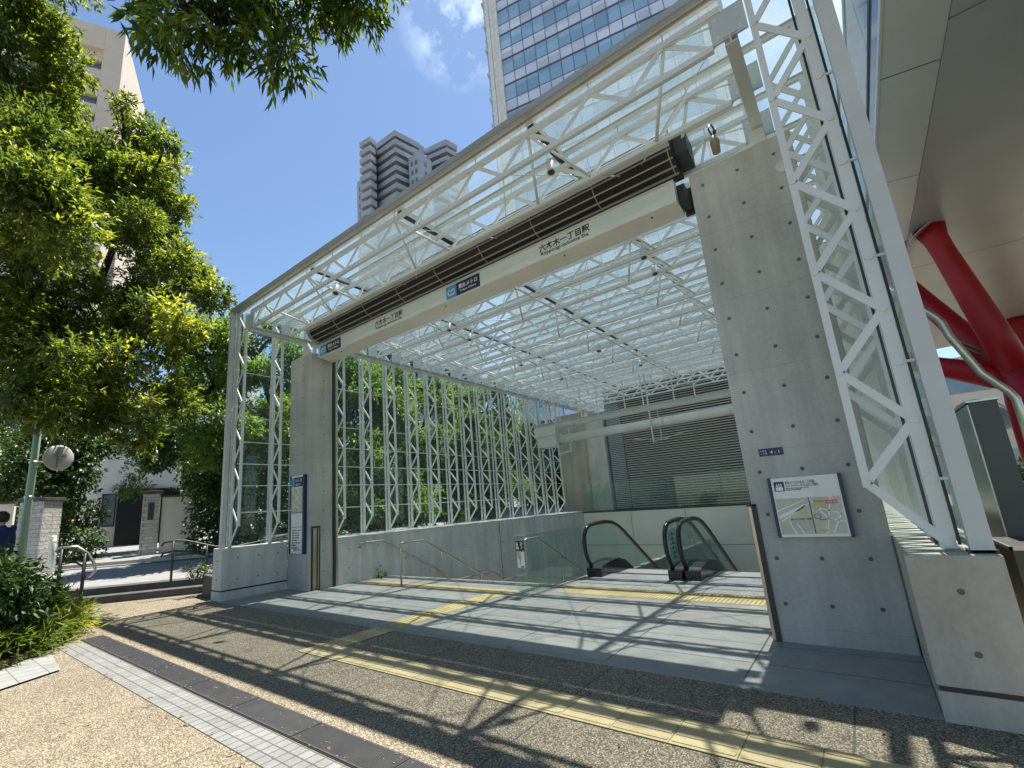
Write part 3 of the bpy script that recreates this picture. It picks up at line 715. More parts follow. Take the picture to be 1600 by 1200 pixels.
# ------------------------------------------------------------------ boards and small signs
bd = thing('map_board', (-0.47, 5.97, 1.03), 'square white framed map board with navy side bars on the right pillar', 'map board')
mb = MB(); mb.box(-0.77,-0.17,5.905,5.968,1.035,1.64); mb.build('board', M['paper'], bd, bevel=0.004)
for a_, b_ in ((-0.787,-0.757),(-0.185,-0.155)):
    mb = MB(); mb.box(a_,b_,5.90,5.968,1.03,1.645); mb.build('side_bar', M['navy'], bd)
y = 5.9045
mb = MB(); mb.box(-0.745,-0.20,y-0.0015,y+0.001,1.065,1.425); mp_ = mb.build('map_print', M['map'], bd)
mb = MB()
for p, q in (((-0.745,1.30),(-0.50,1.40)),((-0.72,1.20),(-0.46,1.37)),((-0.62,1.065),(-0.66,1.19)),((-0.55,1.065),(-0.60,1.17)),((-0.46,1.425),(-0.34,1.22)),((-0.34,1.22),(-0.2,1.18)),((-0.28,1.425),(-0.36,1.07)),((-0.2,1.3),(-0.31,1.07)),((-0.40,1.32),(-0.2,1.25))):
    mb.bar((p[0],y-0.003,p[1]),(q[0],y-0.003,q[1]),0.002,0.012)
mb.bar((-0.745,y-0.003,1.235),(-0.50,y-0.003,1.345),0.002,0.035)
mb.build('map_street', M['paper'], mp_)
mb = MB(); mb.bar((-0.458,y-0.004,1.43),(-0.458,y-0.004,1.075),0.002,0.006,(1,0,0)); mb.build('map_line', M['ink'], mp_)
mb = MB(); mb.box(-0.325,-0.235,y-0.005,y-0.002,1.355,1.39); mb.bar((-0.42,y-0.004,1.385),(-0.335,y-0.004,1.382),0.002,0.007); rd = mb.build('map_tag', M['signred'], mp_)
text('lettering', '現在地', -0.318, y-0.006, 1.362, 0.026, M['paper'], rd, width=0.075)
mb = MB(); mb.box(-0.43,-0.385,y-0.004,y-0.002,1.335,1.37); mb.box(-0.54,-0.50,y-0.004,y-0.002,1.27,1.30); mb.box(-0.40,-0.35,y-0.004,y-0.002,1.09,1.115); mb.bar((-0.39,y-0.004,1.365),(-0.34,y-0.004,1.31),0.002,0.012); mb.build('map_place', M['yellow'], mp_)
mb = MB()
for a in range(20):
    t0 = 2*math.pi*a/20; t1 = 2*math.pi*(a+1)/20
    mb.bar((-0.415+0.024*math.cos(t0),y-0.004,1.235+0.024*math.sin(t0)),(-0.415+0.024*math.cos(t1),y-0.004,1.235+0.024*math.sin(t1)),0.002,0.004)
mb.build('map_ring', M['ink'], mp_)
text('lettering', '東京メトロ六本木一丁目駅', -0.645, y-0.003, 1.205, 0.022, M['ink'], mp_, width=0.175)
text('lettering', 'Roppongi-itchome Sta.', -0.40, y-0.003, 1.20, 0.018, M['ink'], mp_, width=0.12)
mb = MB(); mb.box(-0.735,-0.645,y-0.003,y,1.50,1.60); pg = mb.build('lift_pictogram', M['navy'], bd)
mb = MB(); mb.box(-0.722,-0.658,y-0.006,y-0.003,1.508,1.545)
for px in (-0.708,-0.69,-0.672):
    mb.tube([(px,y-0.003,1.573),(px,y-0.006,1.573)],0.006,10); mb.box(px-0.006,px+0.006,y-0.006,y-0.003,1.548,1.566)
mb.build('pictogram_figures', M['paper'], pg)
text('lettering', '東京メトロ六本木一丁目駅', -0.635, y-0.001, 1.572, 0.034, M['ink'], bd, width=0.255)
text('lettering', 'エレベーターのりばのご案内', -0.635, y-0.001, 1.540, 0.034, M['ink'], bd, width=0.28)
text('lettering', 'Tokyo Metro Roppongi-itchome Sta.', -0.635, y-0.001, 1.520, 0.02, M['ink'], bd, width=0.20)
text('lettering', 'Elevator information', -0.635, y-0.001, 1.505, 0.02, M['ink'], bd, width=0.13)

ap = thing('address_plate', (-0.7, 5.97, 1.90), 'small dark blue address plate with white characters above the map board', 'address plate')
mb = MB(); mb.box(-0.82,-0.595,5.962,5.969,1.885,1.965); mb.build('plate', M['navy'], ap, bevel=0.002)
text('lettering', '六本木', -0.808, 5.961, 1.930, 0.024, M['paper'], ap, width=0.062); text('lettering', '一丁目', -0.808, 5.961, 1.900, 0.024, M['paper'], ap, width=0.062)
text('lettering', '4 - 1', -0.715, 5.961, 1.908, 0.04, M['paper'], ap, width=0.085, bold=0.001)

nb = thing('notice_board', (-10.2, 6.05, 0.8), 'tall narrow navy edged notice board on the left pillar', 'notice board')
mb = MB(); mb.box(-10.56,-10.04,5.985,6.048,0.80,2.57); mb.build('board', M['paper'], nb)
for a_, b_ in ((-10.60,-10.55),(-10.05,-9.98)):
    mb = MB(); mb.box(a_,b_,5.975,6.048,0.79,2.575); mb.build('side_bar', M['navy'], nb)
mb = MB(); mb.box(-10.55,-10.40,5.979,5.984,2.31,2.53); e_ = mb.build('emblem_square', M['blue'], nb)
mb = MB(); mb.box(-10.395,-10.05,5.979,5.984,2.31,2.53); h_ = mb.build('header', M['navy'], nb)
text('lettering', '六本木一丁目', -10.37, 5.977, 2.43, 0.07, M['paper'], h_, width=0.28); text('lettering', '1番出口', -10.37, 5.977, 2.34, 0.06, M['paper'], h_, width=0.2)
mb = MB(); mb.box(-10.53,-10.07,5.980,5.984,1.74,2.28); mp2 = mb.build('map_print', M['map'], nb)
mb = MB()
for p, q in (((-10.5,2.2),(-10.1,1.9)),((-10.45,1.8),(-10.2,2.25)),((-10.3,2.27),(-10.1,2.05)),((-10.5,1.95),(-10.15,1.78))): mb.bar((p[0],5.978,p[1]),(q[0],5.978,q[1]),0.002,0.025)
mb.build('map_street', M['paper'], mp2)
mb = MB(); mb.bar((-10.42,5.978,1.98),(-10.28,5.978,1.86),0.002,0.03); mb.build('map_place', M['yellow'], mp2)
mb = MB(); mb.box(-10.55,-10.06,5.976,5.984,1.70,1.735); mb.box(-10.55,-10.06,5.976,5.984,1.38,1.395); mb.build('divider', M['slat'], nb)
for i, wd in enumerate((0.40,0.25,0.33,0.3,0.22,0.38,0.18,0.26)):
    text('lettering', 'お客様へのご案内 出口のご利用時間'[:8+i], -10.5, 5.982, 1.30-0.055*i, 0.035, M['ink'], nb, width=wd)
text('lettering', '東京メトロ', -10.42, 5.982, 0.86, 0.06, M['ink'], nb, width=0.3)

# ------------------------------------------------------------------ glass screen between stairs and escalators
sc = thing('glass_screen', (-4.8, 7.1, 0), 'low green glass screen with a black pictogram sticker between stairs and escalator', 'glass screen')
mb = MB(); mb.box(-4.762,-4.75,7.14,9.2,0.02,1.01); mb.build('side_pane', M['clear'], sc)
mb = MB(); mb.box(-4.985,-4.765,7.10,7.112,0.02,1.02); ep = mb.build('end_pane', M['clear'], sc)
mb = MB(); mb.box(-5.0,-4.74,7.095,7.118,1.015,1.03); mb.box(-4.765,-4.745,7.11,9.2,1.008,1.022); mb.box(-4.768,-4.742,7.13,9.25,-0.002,0.022); mb.build('rail', M['steel'], sc)
mb = MB(); mb.box(-5.2,-4.83,6.92,7.05,0.002,0.012); mb.build('foot_plate', M['edge'], sc)
st = thing('pictogram_sticker', (-4.87, 7.095, 0.78), 'black square sticker with white escalator and bent arrow on the screen end', 'sticker')
mb = MB(); mb.box(-4.965,-4.79,7.094,7.099,0.76,0.925); mb.build('ground', M['ink'], st)
mb = MB()
mb.box(-4.952,-4.895,7.090,7.0935,0.785,0.82); mb.box(-4.952,-4.905,7.090,7.0935,0.83,0.845)
for px in (-4.943,-4.92): mb.tube([(px,7.0935,0.895),(px,7.090,0.895)],0.008,10); mb.box(px-0.008,px+0.008,7.090,7.0935,0.85,0.882)
mb.bar((-4.85,7.091,0.79),(-4.825,7.091,0.83),0.003,0.012); mb.bar((-4.825,7.091,0.83),(-4.86,7.091,0.86),0.003,0.012)
mb.bar((-4.86,7.091,0.86),(-4.82,7.091,0.895),0.003,0.012); mb.bar((-4.86,7.091,0.895),(-4.82,7.091,0.895),0.003,0.012); mb.bar((-4.82,7.091,0.895),(-4.82,7.091,0.86),0.003,0.012,(1,0,0))
mb.build('pictogram', M['paper'], st)
po = thing('poster', (-4.87, 7.095, 0.4), 'small coloured poster below the black pictogram sticker', 'poster')
mb = MB(); mb.box(-4.945,-4.80,7.095,7.099,0.47,0.735); mb.build('sheet', M['paper'], po)
mb = MB(); mb.box(-4.94,-4.86,7.0925,7.0945,0.68,0.73); mb.build('orange_field', M['orange'], po)
mb = MB(); mb.prism([(-4.94,0.675),(-4.86,0.675),(-4.87,0.60),(-4.88,0.52),(-4.905,0.52),(-4.90,0.60)], 'Y', 7.0925, 7.0945); mb.build('green_field', M['green'], po)
mb = MB(); mb.box(-4.88,-4.82,7.0925,7.0945,0.475,0.505); mb.build('red_field', M['signred'], po)

# ------------------------------------------------------------------ escalators
SL = 0.577
def hand_profile(off=0.0):
    p = [(9.62,0.16),(9.42,0.20),(9.30,0.32),(9.22,0.50),(9.205,0.68),(9.25,0.84),(9.36,0.96),(9.55,1.025),(9.9,1.045),(10.35,1.045),(10.7,1.01),(11.0,0.92),(11.3,0.775)]
    p += [(11.3+1.0*i, 0.775-SL*i) for i in range(1, 9)]
    return p
def balustrade(x, dx, parent, lab=None):
    prof = hand_profile()
    hr = MB(); hr.tube([(x,y,z) for y, z in prof], 0.042, 10); hr.build('handrail', M['black'], parent)
    poly = [(y+ (0.05 if i < 6 else 0), z-0.04) for i, (y, z) in enumerate(prof) if i > 1]
    low = [(19.3,-5.1),(11.2,-0.42),(10.6,-0.08),(9.4,0.1)]
    mb = MB(); mb.prism(poly+low, 'X', x-0.006, x+0.006); mb.build('balustrade_glass', M['clear'], parent)
    mb = MB(); tr_ = [(y+0.0,z-0.035) for y, z in prof][2:]
    mb.tube([(x,y,z) for y, z in tr_], 0.012, 6); mb.build('handrail_trim', M['steel'], parent)
    x0, x1 = sorted((x-0.06*(1 if dx > 0 else -1), x+dx))
    top = [(9.30,-0.02),(9.30,0.17),(9.42,0.21),(9.8,0.25),(10.25,0.255),(10.6,0.18),(11.2,-0.14),(19.3,-4.82),(19.3,-5.4),(11.0,-0.6),(10.5,-0.3),(9.9,-0.02)]
    mb = MB(); mb.prism(top, 'X', x0, x1); mb.build('newel_skirt', M['skirt'], parent)
    mb = MB(); mb.prism([(9.33,0.172),(9.42,0.213),(9.8,0.253),(10.25,0.258),(10.6,0.183),(10.6,0.19),(10.25,0.268),(9.8,0.263),(9.42,0.223)], 'X', x0+0.01, x1-0.01); mb.build('deck_cover', M['deck'], parent)
M['deck'] = simple('dark_deck_cover', (0.10,0.10,0.105), 0.22, 0.7)
M['skirt'] = simple('dark_gloss_skirt', (0.02,0.024,0.03), 0.18, 0.2, 0.6)
M['plate'] = tiles('ribbed_landing_plate', (0.34,0.34,0.34), (0.16,0.16,0.16), 0.05, 0.05, 0.006, 0, 0.4, (0,0), 0.06)
for xl, xr, lab in ((-4.70,-3.05,'escalator between the glass screen and the middle handrails'), (-2.80,-1.15,'escalator nearer the right concrete pillar')):
    e = thing('escalator', ((xl+xr)/2, 9.2, 0), lab, 'escalator', 'pair of escalators going down')
    balustrade(xl, 0.27, e); balustrade(xr, 0.24 if xr < -2 else -0.24, e)
    mb = MB(); mb.box(xl+0.1,xr-0.02,8.62,9.94,0.001,0.008); mb.build('landing_plate', M['plate'], e)
    mb = MB()
    for i in range(24):
        y = 10.0+0.4*i; z = -0.02 if i < 2 else -0.02-0.231*(i-1)
        mb.box(xl+0.27,xr-0.05,y,y+0.4,z-0.35,z)
    mb.build('steps', M['slat'], e)
# notices on the escalator glass
nt1 = thing('notice_sheet', (-3.06, 9.6, 0.4), 'pale blue notice sheet inside the middle escalator handrail', 'notice')
mb = MB(); mb.box(-3.043,-3.038,9.36,9.88,0.27,0.90); M['sheetblue'] = simple('pale_blue_sheet', (0.50,0.68,0.70), 0.3); mb.build('sheet', M['sheetblue'], nt1)
mb = MB()
for i in range(6): mb.box(-3.0375,-3.036,9.45+0.02*(i%2),9.78,0.36+0.085*i,0.375+0.085*i); mb.box(-3.0375,-3.036,9.58,9.64,0.36+0.085*i,0.41+0.085*i)
mb.build('printed_lines', M['navy'], nt1)
nt2 = thing('notice_sheet', (-2.8, 10, 0.6), 'small cream notice sheet on the second escalator glass', 'notice')
mb = MB(); mb.box(-2.793,-2.789,9.92,10.12,0.62,0.86); M['creamsheet'] = simple('cream_sheet', (0.72,0.70,0.52), 0.4); mb.build('sheet', M['creamsheet'], nt2)
mb = MB(); mb.box(-2.7885,-2.787,9.95,10.0,0.68,0.84); mb.box(-2.7885,-2.787,10.04,10.09,0.70,0.82); mb.build('printed_lines', M['slat'], nt2)

# ------------------------------------------------------------------ stair handrails
def stair_rail(name, lab, x, y0, y1, posts, wall):
    t = thing(name, (x, y0, 0), lab, 'handrail')
    pts = [(x,y0,0.80),(x,y0-0.01,0.87),(x,y0+0.05,0.89),(x,y1,0.89)]
    for i in range(1, 7): pts.append((x, y1+0.45*i, 0.89-0.225*i*1.02))
    pts += [(x, y1+3.1, -0.48), (x, y1+4.4, -0.48)]
    pts += [(x, y1+4.5+0.6*i, -0.48-0.3*i) for i in range(1, 6)]
    mb = MB(); mb.tube(pts, 0.025, 10); mb.build('rail', M['bronze'], t)
    if not wall:
        for i, (py, zt, zb_) in enumerate(posts):
            mb = MB(); mb.tube([(x,py,zb_),(x,py,zt)], 0.021, 10); mb.tube([(x,py,zb_),(x,py,zb_+0.012)], 0.045, 12); mb.build('post', M['bronze'], t)
    else:
        for py, zt in ((y0+0.02,0.86),(8.9,0.46),(10.3,-0.24),(11.5,-0.48)):
            mb = MB(); mb.tube([(x,py,zt),(x,py,zt-0.07),(x-0.10,py,zt-0.08)], 0.010, 8); mb.build('wall_bracket', M['bronze'], t)
stair_rail('wall_handrail', 'brownish steel handrail fixed along the left concrete stair wall', -9.74, 7.36, 8.08, [], True)
stair_rail('stair_handrail', 'free standing steel handrail on posts down the middle of the stairs', -8.2, 7.27, 8.0, [(7.27,0.84,0.0),(8.58,0.59,-0.30),(10.05,-0.15,-1.05),(11.2,-0.48,-1.35)], False)
stair_rail('stair_handrail', 'steel stair handrail seen through the green glass screen', -5.2, 7.75, 8.2, [(9.1,0.4,-0.6),(10.6,-0.4,-1.35)], False)

# ------------------------------------------------------------------ maintenance gantry and white pipe under the roof
g = thing('maintenance_gantry', (-6, 17.2, 4.6), 'grey gantry beam with hangers under the far end of the roof', 'gantry')
mb = MB(); mb.box(-10.5,-0.3,17.13,17.15,4.60,4.80); mb.box(-10.5,-0.3,17.05,17.35,4.795,4.81); mb.box(-10.5,-0.3,17.05,17.35,4.59,4.605); mb.build('beam', M['whiteg'], g)
mb = MB()
for i in range(15):
    x = -10.2+0.7*i; mb.prism([(17.15,4.61),(17.34,4.61),(17.34,4.64),(17.2,4.76),(17.15,4.76)], 'X', x, x+0.02)
mb.build('stiffener', M['whiteg'], g)
for x in (-9.9,-9.2,-8.2,-7.5,-6.4,-5.7,-4.6,-3.9,-2.8,-2.1):
    mb = MB(); mb.bar((x,17.1,4.8),(x,17.1,5.97),0.035,0.035,(1,0,0)); mb.build('hanger', M['whiteg'], g)
mb = MB(); mb.box(-10.45,-9.75,16.9,17.5,4.47,4.58,0); mb.box(-10.2,-9.35,16.85,17.5,3.80,4.30,1); mb.box(-10.3,-9.3,16.8,16.86,4.25,4.62,1); mb.build('trolley', [M['bronze'], M['whiteg']], g)
mb = MB(); mb.bar((-9.35,17.0,3.4),(-9.35,17.0,5.9),0.05,0.05,(1,0,0)); mb.bar((-9.35,17.0,3.45),(-8.9,17.2,3.55),0.04,0.04); mb.bar((-8.9,17.2,3.5),(-8.9,17.2,4.6),0.04,0.04,(1,0,0)); mb.build('trolley_arm', M['whiteg'], g)
pp = thing('white_pipe', (-6, 17.2, 4.1), 'thick horizontal white pipe hanging below the grey gantry beam', 'pipe')
mb = MB(); mb.tube([(-9.45,17.2,4.07),(-0.3,17.2,4.17)], 0.175, 20); mb.build('pipe', M['white'], pp)
for x in (-5.1,-2.9):
    mb = MB(); mb.tube([(x-0.02,17.2,4.12),(x+0.02,17.2,4.12)], 0.182, 20); mb.build('pipe_collar', M['whiteg'], pp)
mb = MB(); mb.bar((-5.5,17.0,3.42),(-5.5,17.0,5.95),0.045,0.045,(1,0,0)); mb.bar((-5.3,17.3,3.5),(-5.3,17.3,4.6),0.03,0.03,(1,0,0))
mb.bar((-6.2,17.0,3.6),(-4.9,17.0,3.45),0.02,0.02); mb.bar((-5.5,17.0,3.42),(-4.4,17.0,3.62),0.02,0.02); mb.build('hanger', M['whiteg'], pp)

# ------------------------------------------------------------------ lamps and cameras under the roof
def spot(x, y, lab, r=0.055, tilt=(0.1,-0.2), z=5.86):
    t = thing('spotlight', (x, y, z+0.3), lab, 'spotlight', 'spotlights under the glass roof')
    mb = MB(); mb.tube([(x,y,6.0),(x,y,z+0.1)], 0.018, 8); mb.box(x-0.04,x+0.04,y-0.04,y+0.04,5.99,6.03); mb.build('bracket', M['whiteg'], t)
    a = V((x,y,z+0.09)); d = V((tilt[0],tilt[1],-1)).normalized()
    mb = MB(); mb.tube([a-d*0.06, a-d*0.04, a+d*0.12, a+d*0.14], [r*0.6, r, r, r*1.04], 14); mb.build('lamp_body', M['whiteg'], t)
    mb = MB(); mb.tube([a+d*0.1405, a+d*0.144], r*0.8, 14); mb.build('lens', M['dark'], t)
for x, y, lab, r in ((-2.42,5.0,'white dome spotlight under the front truss right of the middle',0.055),(-7.25,4.98,'white spotlight under the front truss near the left pillar',0.065),
                  (-7.1,8.1,'spotlight behind the name beam left of the blue emblem, nearer of two',0.06),(-7.2,9.0,'spotlight behind the name beam left of the blue emblem, farther of two',0.06),
                  (-2.33,8.2,'spotlight beside the right pillar just behind the name beam, upper of two',0.06),(-2.4,9.0,'spotlight beside the right pillar just behind the name beam, lower of two',0.06),
                  (-5.3,12.7,'dark mouthed spotlight in the middle of the inner roof',0.075),(-5.0,15.3,'small spotlight far back in the middle of the roof',0.065),
                  (-7.6,12.0,'spotlight over the stairs half way along the roof',0.06),(-7.6,14.6,'spotlight over the stairs towards the far end of the roof',0.06)):
    spot(x, y, lab, r)
# junction box with cables above the right pillar
jb = thing('junction_box', (-0.62, 5.9, 5.8), 'small tan bottle shaped cable box above the right pillar top', 'cable box')
mb = MB(); mb.tube([(-0.62,5.9,5.62),(-0.62,5.9,5.78),(-0.62,5.9,5.86)], [0.045,0.055,0.03], 10); mb.build('box', simple('tan_plastic',(0.27,0.20,0.12),0.6), jb)
mb = MB(); mb.tube([(-0.62,5.9,5.86),(-0.60,5.9,5.95),(-0.62,5.88,6.02)],0.012,6); mb.tube([(-0.63,5.91,5.86),(-0.66,5.9,5.98),(-0.64,5.92,6.05)],0.010,6); mb.tube([(-0.61,5.92,5.86),(-0.58,5.93,5.98)],0.010,6); mb.build('cables', M['black'], jb)
# ------------------------------------------------------------------ right: overhanging building, red steel, metal wall
ob = thing('overhanging_building', (10, 20, 9), 'grey overhanging building with a smooth soffit and glass front at upper right', 'building')
mb = MB()
ys = [-4.0, 2.6, 6.75, 10.95, 15.1, 19.3]
for a, b in zip(ys[:-1], ys[1:]): mb._add([(1.70,a+0.012,9.0),(1.70,b-0.012,9.0),(2.52,b-0.012,8.86),(2.52,a+0.012,8.86)], [(0,1,2,3)])
mb.build('edge_soffit', M['soffit2'] if 'soffit2' in M else M['soffit'], ob)
mb = MB()
ys2 = [-4, 10.0, 22.15, 30, 38]
for a, b in zip(ys2[:-1], ys2[1:]): mb.box(2.53, 30, a+0.02, b-0.02, 8.86, 9.0)
mb.build('soffit', M['soffit'], ob)
mb = MB(); mb.box(1.72,30,-4,38,9.02,9.2); mb.build('floor_slab', M['dark'], ob)
mb = MB(); mb.box(1.66,1.70,-4,19.3,8.97,9.08); mb.build('edge_trim', M['white'], ob)
mb = MB(); mb.box(1.72,1.76,-4,19.3,9.08,9.86); mb.build('spandrel', simple('pale_blue_glass',(0.30,0.40,0.50),0.1,0.5), ob)
mb = MB(); mb.box(1.70,1.80,-4,19.3,9.86,9.98); mb.build('transom', M['dark'], ob)
for i in range(9):
    y0 = -4+2.58*i; mb = MB(); mb.box(1.74,1.78,y0+0.02,y0+2.55,9.98,12.2); mb.build('window', simple('aqua_pane',(0.42,0.60,0.62),0.06,0.35) if i == 0 else bpy.data.materials['aqua_pane'], ob)
mb = MB(); mb.box(1.80,30,-4,19.3,9.98,12.1); mb.build('wall', M['cream'], ob)
mb = MB(); mb.box(1.72,30,-4,19.4,12.2,12.4); mb.build('roof', M['whiteg'], ob)
# red branching column
rc = thing('red_steel_column', (3.95, 19.2, 0), 'big red steel column with branching arms under the grey soffit', 'column')
Nn = V((3.95,19.2,3.75))
def arm(name, a, b, ra, rb, flare=True):
    a = V(a); b = V(b); d = (b-a).normalized(); L = (b-a).length
    pts = [a, a+d*L*0.35, a+d*(L-0.9), a+d*(L-0.45), b]; rs = [ra, ra*0.97, rb, rb*1.05, rb*1.42] if flare else [ra, ra, rb, rb, rb]
    mb = MB(); mb.tube(pts, rs, 28); mb.build(name, M['red'], rc)
arm('arm', Nn, (2.98,18.8,8.9), 0.35, 0.27)
arm('arm', Nn+V((0,0.3,0)), (2.35,22.4,8.9), 0.33, 0.27)
arm('arm', Nn+V((0,0.2,0.2)), (1.7,20.2,5.3), 0.34, 0.28, False)
mb = MB(); mb.tube([(3.95,19.2,-0.1),(3.95,19.2,3.4),(3.95,19.2,4.3)], [0.55,0.5,0.42], 28); mb.build('trunk', M['red'], rc)
mb = MB(); mb.tube([(2.98,18.8,8.84),(2.97,18.8,8.858)], 0.56, 32); mb.build('joint_collar', M['soffit'], rc)
rc2 = thing('red_steel_column', (7.5, 34.3, 0), 'farther dark red steel column at the right edge of the soffit', 'column')
mb = MB(); mb.tube([(7.5,34.3,-0.1),(7.5,34.3,5.0),(7.5,34.3,8.0),(7.5,34.3,8.5),(7.5,34.3,8.86)], [0.6,0.6,0.6,0.65,0.8], 24); mb.build('shaft', M['red'], rc2)
dp = thing('drain_pipe', (2.5, 16, 2.7), 'grey bent metal pipe running in front of the red column', 'pipe')
mb = MB(); mb.tube([(1.2,16,6.8),(1.96,16,5.78),(2.20,16,5.42),(2.27,16,5.25),(2.32,16,4.90),(2.66,16,3.85),(3.0,16,3.32),(3.06,16,3.15),(3.06,16,0)], 0.085, 12); mb.build('pipe', M['steel'], dp)
mb = MB(); mb.bar((2.36,16.0,4.8),(3.2,18.6,4.85),0.05,0.05); mb.bar((2.40,16.0,4.65),(3.2,18.6,4.70),0.05,0.05); mb.build('bracket', M['dark'], dp)
mw = thing('metal_wing_wall', (1.1, 8, 0), 'dark brushed metal wing wall standing behind the right plinth', 'metal wall')
M['darkmetal'] = simple('brushed_dark_panel', (0.085,0.085,0.078), 0.4, 0.5, 0.5, 0.1, 1.5)
M['sidemetal'] = simple('brushed_side_panel', (0.36,0.38,0.36), 0.25, 0.85, 0.5, 0.1, 1.0)
mb = MB(); mb.box(1.005,1.21,7.0,10.2,-0.05,2.27); mb.build('front_panel', M['darkmetal'], mw)
mb = MB(); mb.box(0.99,1.004,7.02,10.2,-0.05,2.25); mb.build('side_panel', M['sidemetal'], mw)
mb = MB(); mb.box(0.985,1.23,6.98,10.25,2.272,2.29); mb.build('cap', M['steel'], mw)
mb = MB(); mb.box(0.86,2.4,6.0,6.98,-0.05,0.92); mb.box(1.22,2.4,6.99,8.2,-0.05,1.0); mb.build('base_block', M['darkmetal'], mw)
mb = MB(); mb.box(0.84,2.42,5.98,6.0,0.90,0.93); mb.box(0.84,0.86,5.98,6.98,0.90,0.93); mb.build('base_edge', M['steel'], mw)
# distant white building under the soffit
fb = thing('white_low_building', (12, 62, 0), 'pale low building far away under the soffit at the right', 'building')
mb = MB(); mb.box(2,40,60,70,0,12); mb.build('wall', M['cream'], fb)
for i in range(3):
    mb = MB(); mb.box(2.5,39,59.9,59.98,1.5+3.6*i,3.4+3.6*i); mb.build('window', M['winglass'], fb)
ar = thing('arched_railing', (3.1, 26, 0), 'thin arched metal hoops behind the metal wing wall', 'railing')
for cx_ in (2.2, 3.9):
    mb = MB(); mb.tube([(cx_+0.9*math.cos(R(a)),26,3.3+1.0*math.sin(R(a))) for a in range(0, 181, 15)], 0.04, 8); mb.bar((cx_-0.9,26,0),(cx_-0.9,26,3.3),0.06,0.06,(1,0,0)); mb.bar((cx_+0.9,26,0),(cx_+0.9,26,3.3),0.06,0.06,(1,0,0)); mb.build('hoop', M['steel'], ar)

# ------------------------------------------------------------------ towers
def local_mb_build(mb, name, mats, parent, ang, org):
    # mb drawn in facade coordinates (x along facade, y outward depth behind, z up), placed by angle about z
    o = mb.build(name, mats, None)
    o['_o'] = (0,0,0); o.parent = parent
    return o
def facade_root(name, org, ang, lab, cat):
    t = thing(name, org, lab, cat); t['_o'] = (0,0,0); t.rotation_euler = (0,0,ang); return t
# blue curtain wall tower
C = V((-25.75, 42.86, 0)); az = R(76.7); ang = math.pi/2-az
bt = facade_root('glass_tower', C, ang, 'tall blue glass curtain wall tower with pale stone corner piers', 'tower')
FH = 3.985; NFL = 18; W_ = 22.2
M['vision'] = window_mat('vision_glass', (0.33,0.50,0.62), (0.40,0.57,0.68), 1.5, 0.08, 0.3)
M['spandrel'] = window_mat('spandrel_glass', (0.66,0.70,0.80), (0.72,0.76,0.84), 1.5, 0.2, 0.2)
mb = MB(); mb.box(0.02,W_+2.4,0.4,30,0,NFL*FH+4); mb.build('core', M['greydark'], bt)
zoff = 1.05*50 + 1.55 - 12*FH - 0.3     # a floor line
zoff = (1.0461*50+1.55) - 13*FH
for f in range(NFL):
    z = zoff+f*FH
    mb = MB(); mb.box(0,W_,0.0,0.38,z+1.75,z+FH-0.12); mb.build('vision_band', M['vision'], bt)
    mb = MB(); mb.box(0,W_,0.0,0.38,z+0.12,z+1.62); mb.build('spandrel_band', M['spandrel'], bt)
    mb = MB()
    mb.box(0,W_,-0.06,0.3,z-0.11,z-0.03); mb.box(0,W_,-0.06,0.3,z+0.03,z+0.11); mb.box(0,W_,-0.03,0.3,z+1.63,z+1.73)
    mb.build('transom', M['mortar_frame'], bt)
mb = MB()
for i in range(1, 15):
    x = i*1.48; mb.box(x-0.035,x+0.035,-0.045,0.3,zoff,zoff+NFL*FH)
mb.build('mullions', M['mortar_frame'], bt)
mb = MB()
for x0, x1 in ((-1.7,-1.18),(-1.14,-0.62),(-0.58,-0.02)): mb.box(x0,x1,-0.35 if x0 != -1.14 else -0.25,2.0,0,NFL*FH+3)
mb.box(-1.68,-0.05,-0.15,2.0,0,NFL*FH+3)
mb.build('stone_pier', M['stone'], bt)
mb = MB(); mb.box(W_+0.02,W_+0.9,-0.35,2,0,NFL*FH+3); mb.box(W_+0.95,W_+1.9,-0.35,2,0,NFL*FH+3); mb.build('stone_pier', M['stone'], bt)
for f in range(NFL):
    z = zoff+f*FH
    mb = MB(); mb.box(-2.35,-1.71,1.0,12,z+0.2,z+1.6); mb.box(-2.35,-1.71,1.0,12,z+1.8,z+FH-0.2); mb.build('side_window', M['vision'], bt)
    mb = MB(); mb.box(-2.55,-1.71,0.8,12,z-0.18,z+0.16); mb.box(-2.42,-1.71,0.95,12,z+1.6,z+1.8); mb.build('side_band', M['whiteg'], bt)

# grey apartment block with corner balconies
def pol(azd, D): return V((D*math.sin(R(azd)), D*math.cos(R(azd)), 0))
ab = thing('apartment_tower', (-90, 83, 0), 'grey apartment block with zigzag corner balconies rising beyond the canopy', 'apartment block')
def corner_stack(Lp, Cp, Rp, ztop, fh, nf, depth, name='balcony', skip_left=False):
    # balcony parapets wrapped round a corner, storey by storey; recess dark behind
    back = ((Lp-Cp).normalized()+(Rp-Cp).normalized()).normalized()
    for i in range(nf):
        zt = ztop-i*fh; hgt = fh*0.58 if i else fh*0.72
        mb = MB()
        for a, b in ((Lp,Cp),(Cp,Rp)):
            d = (b-a).normalized(); nn = V((d.y,-d.x,0)); nn = nn if nn.dot(back) < 0 else -nn
            mid = (a+b)/2 - nn*0.12; mb.obox(mid+V((0,0,zt-hgt/2)), d, nn, (0,0,1), (b-a).length/2+0.1, 0.12, hgt/2)
        # slab
        mb.prism([(p.x,p.y) for p in (Lp,Cp,Rp,Cp+back*depth)], 'Z', zt-hgt, zt-hgt+0.25)
        mb.build(name, M['greyclad'], ab)
    q = [Lp+back*1.6, Cp+back*2.2, Rp+back*1.6, Cp+back*(depth+6)]
    return q
Lp, Cp, Rp = pol(-50.5,129), pol(-47.4,122), pol(-44.0,127)
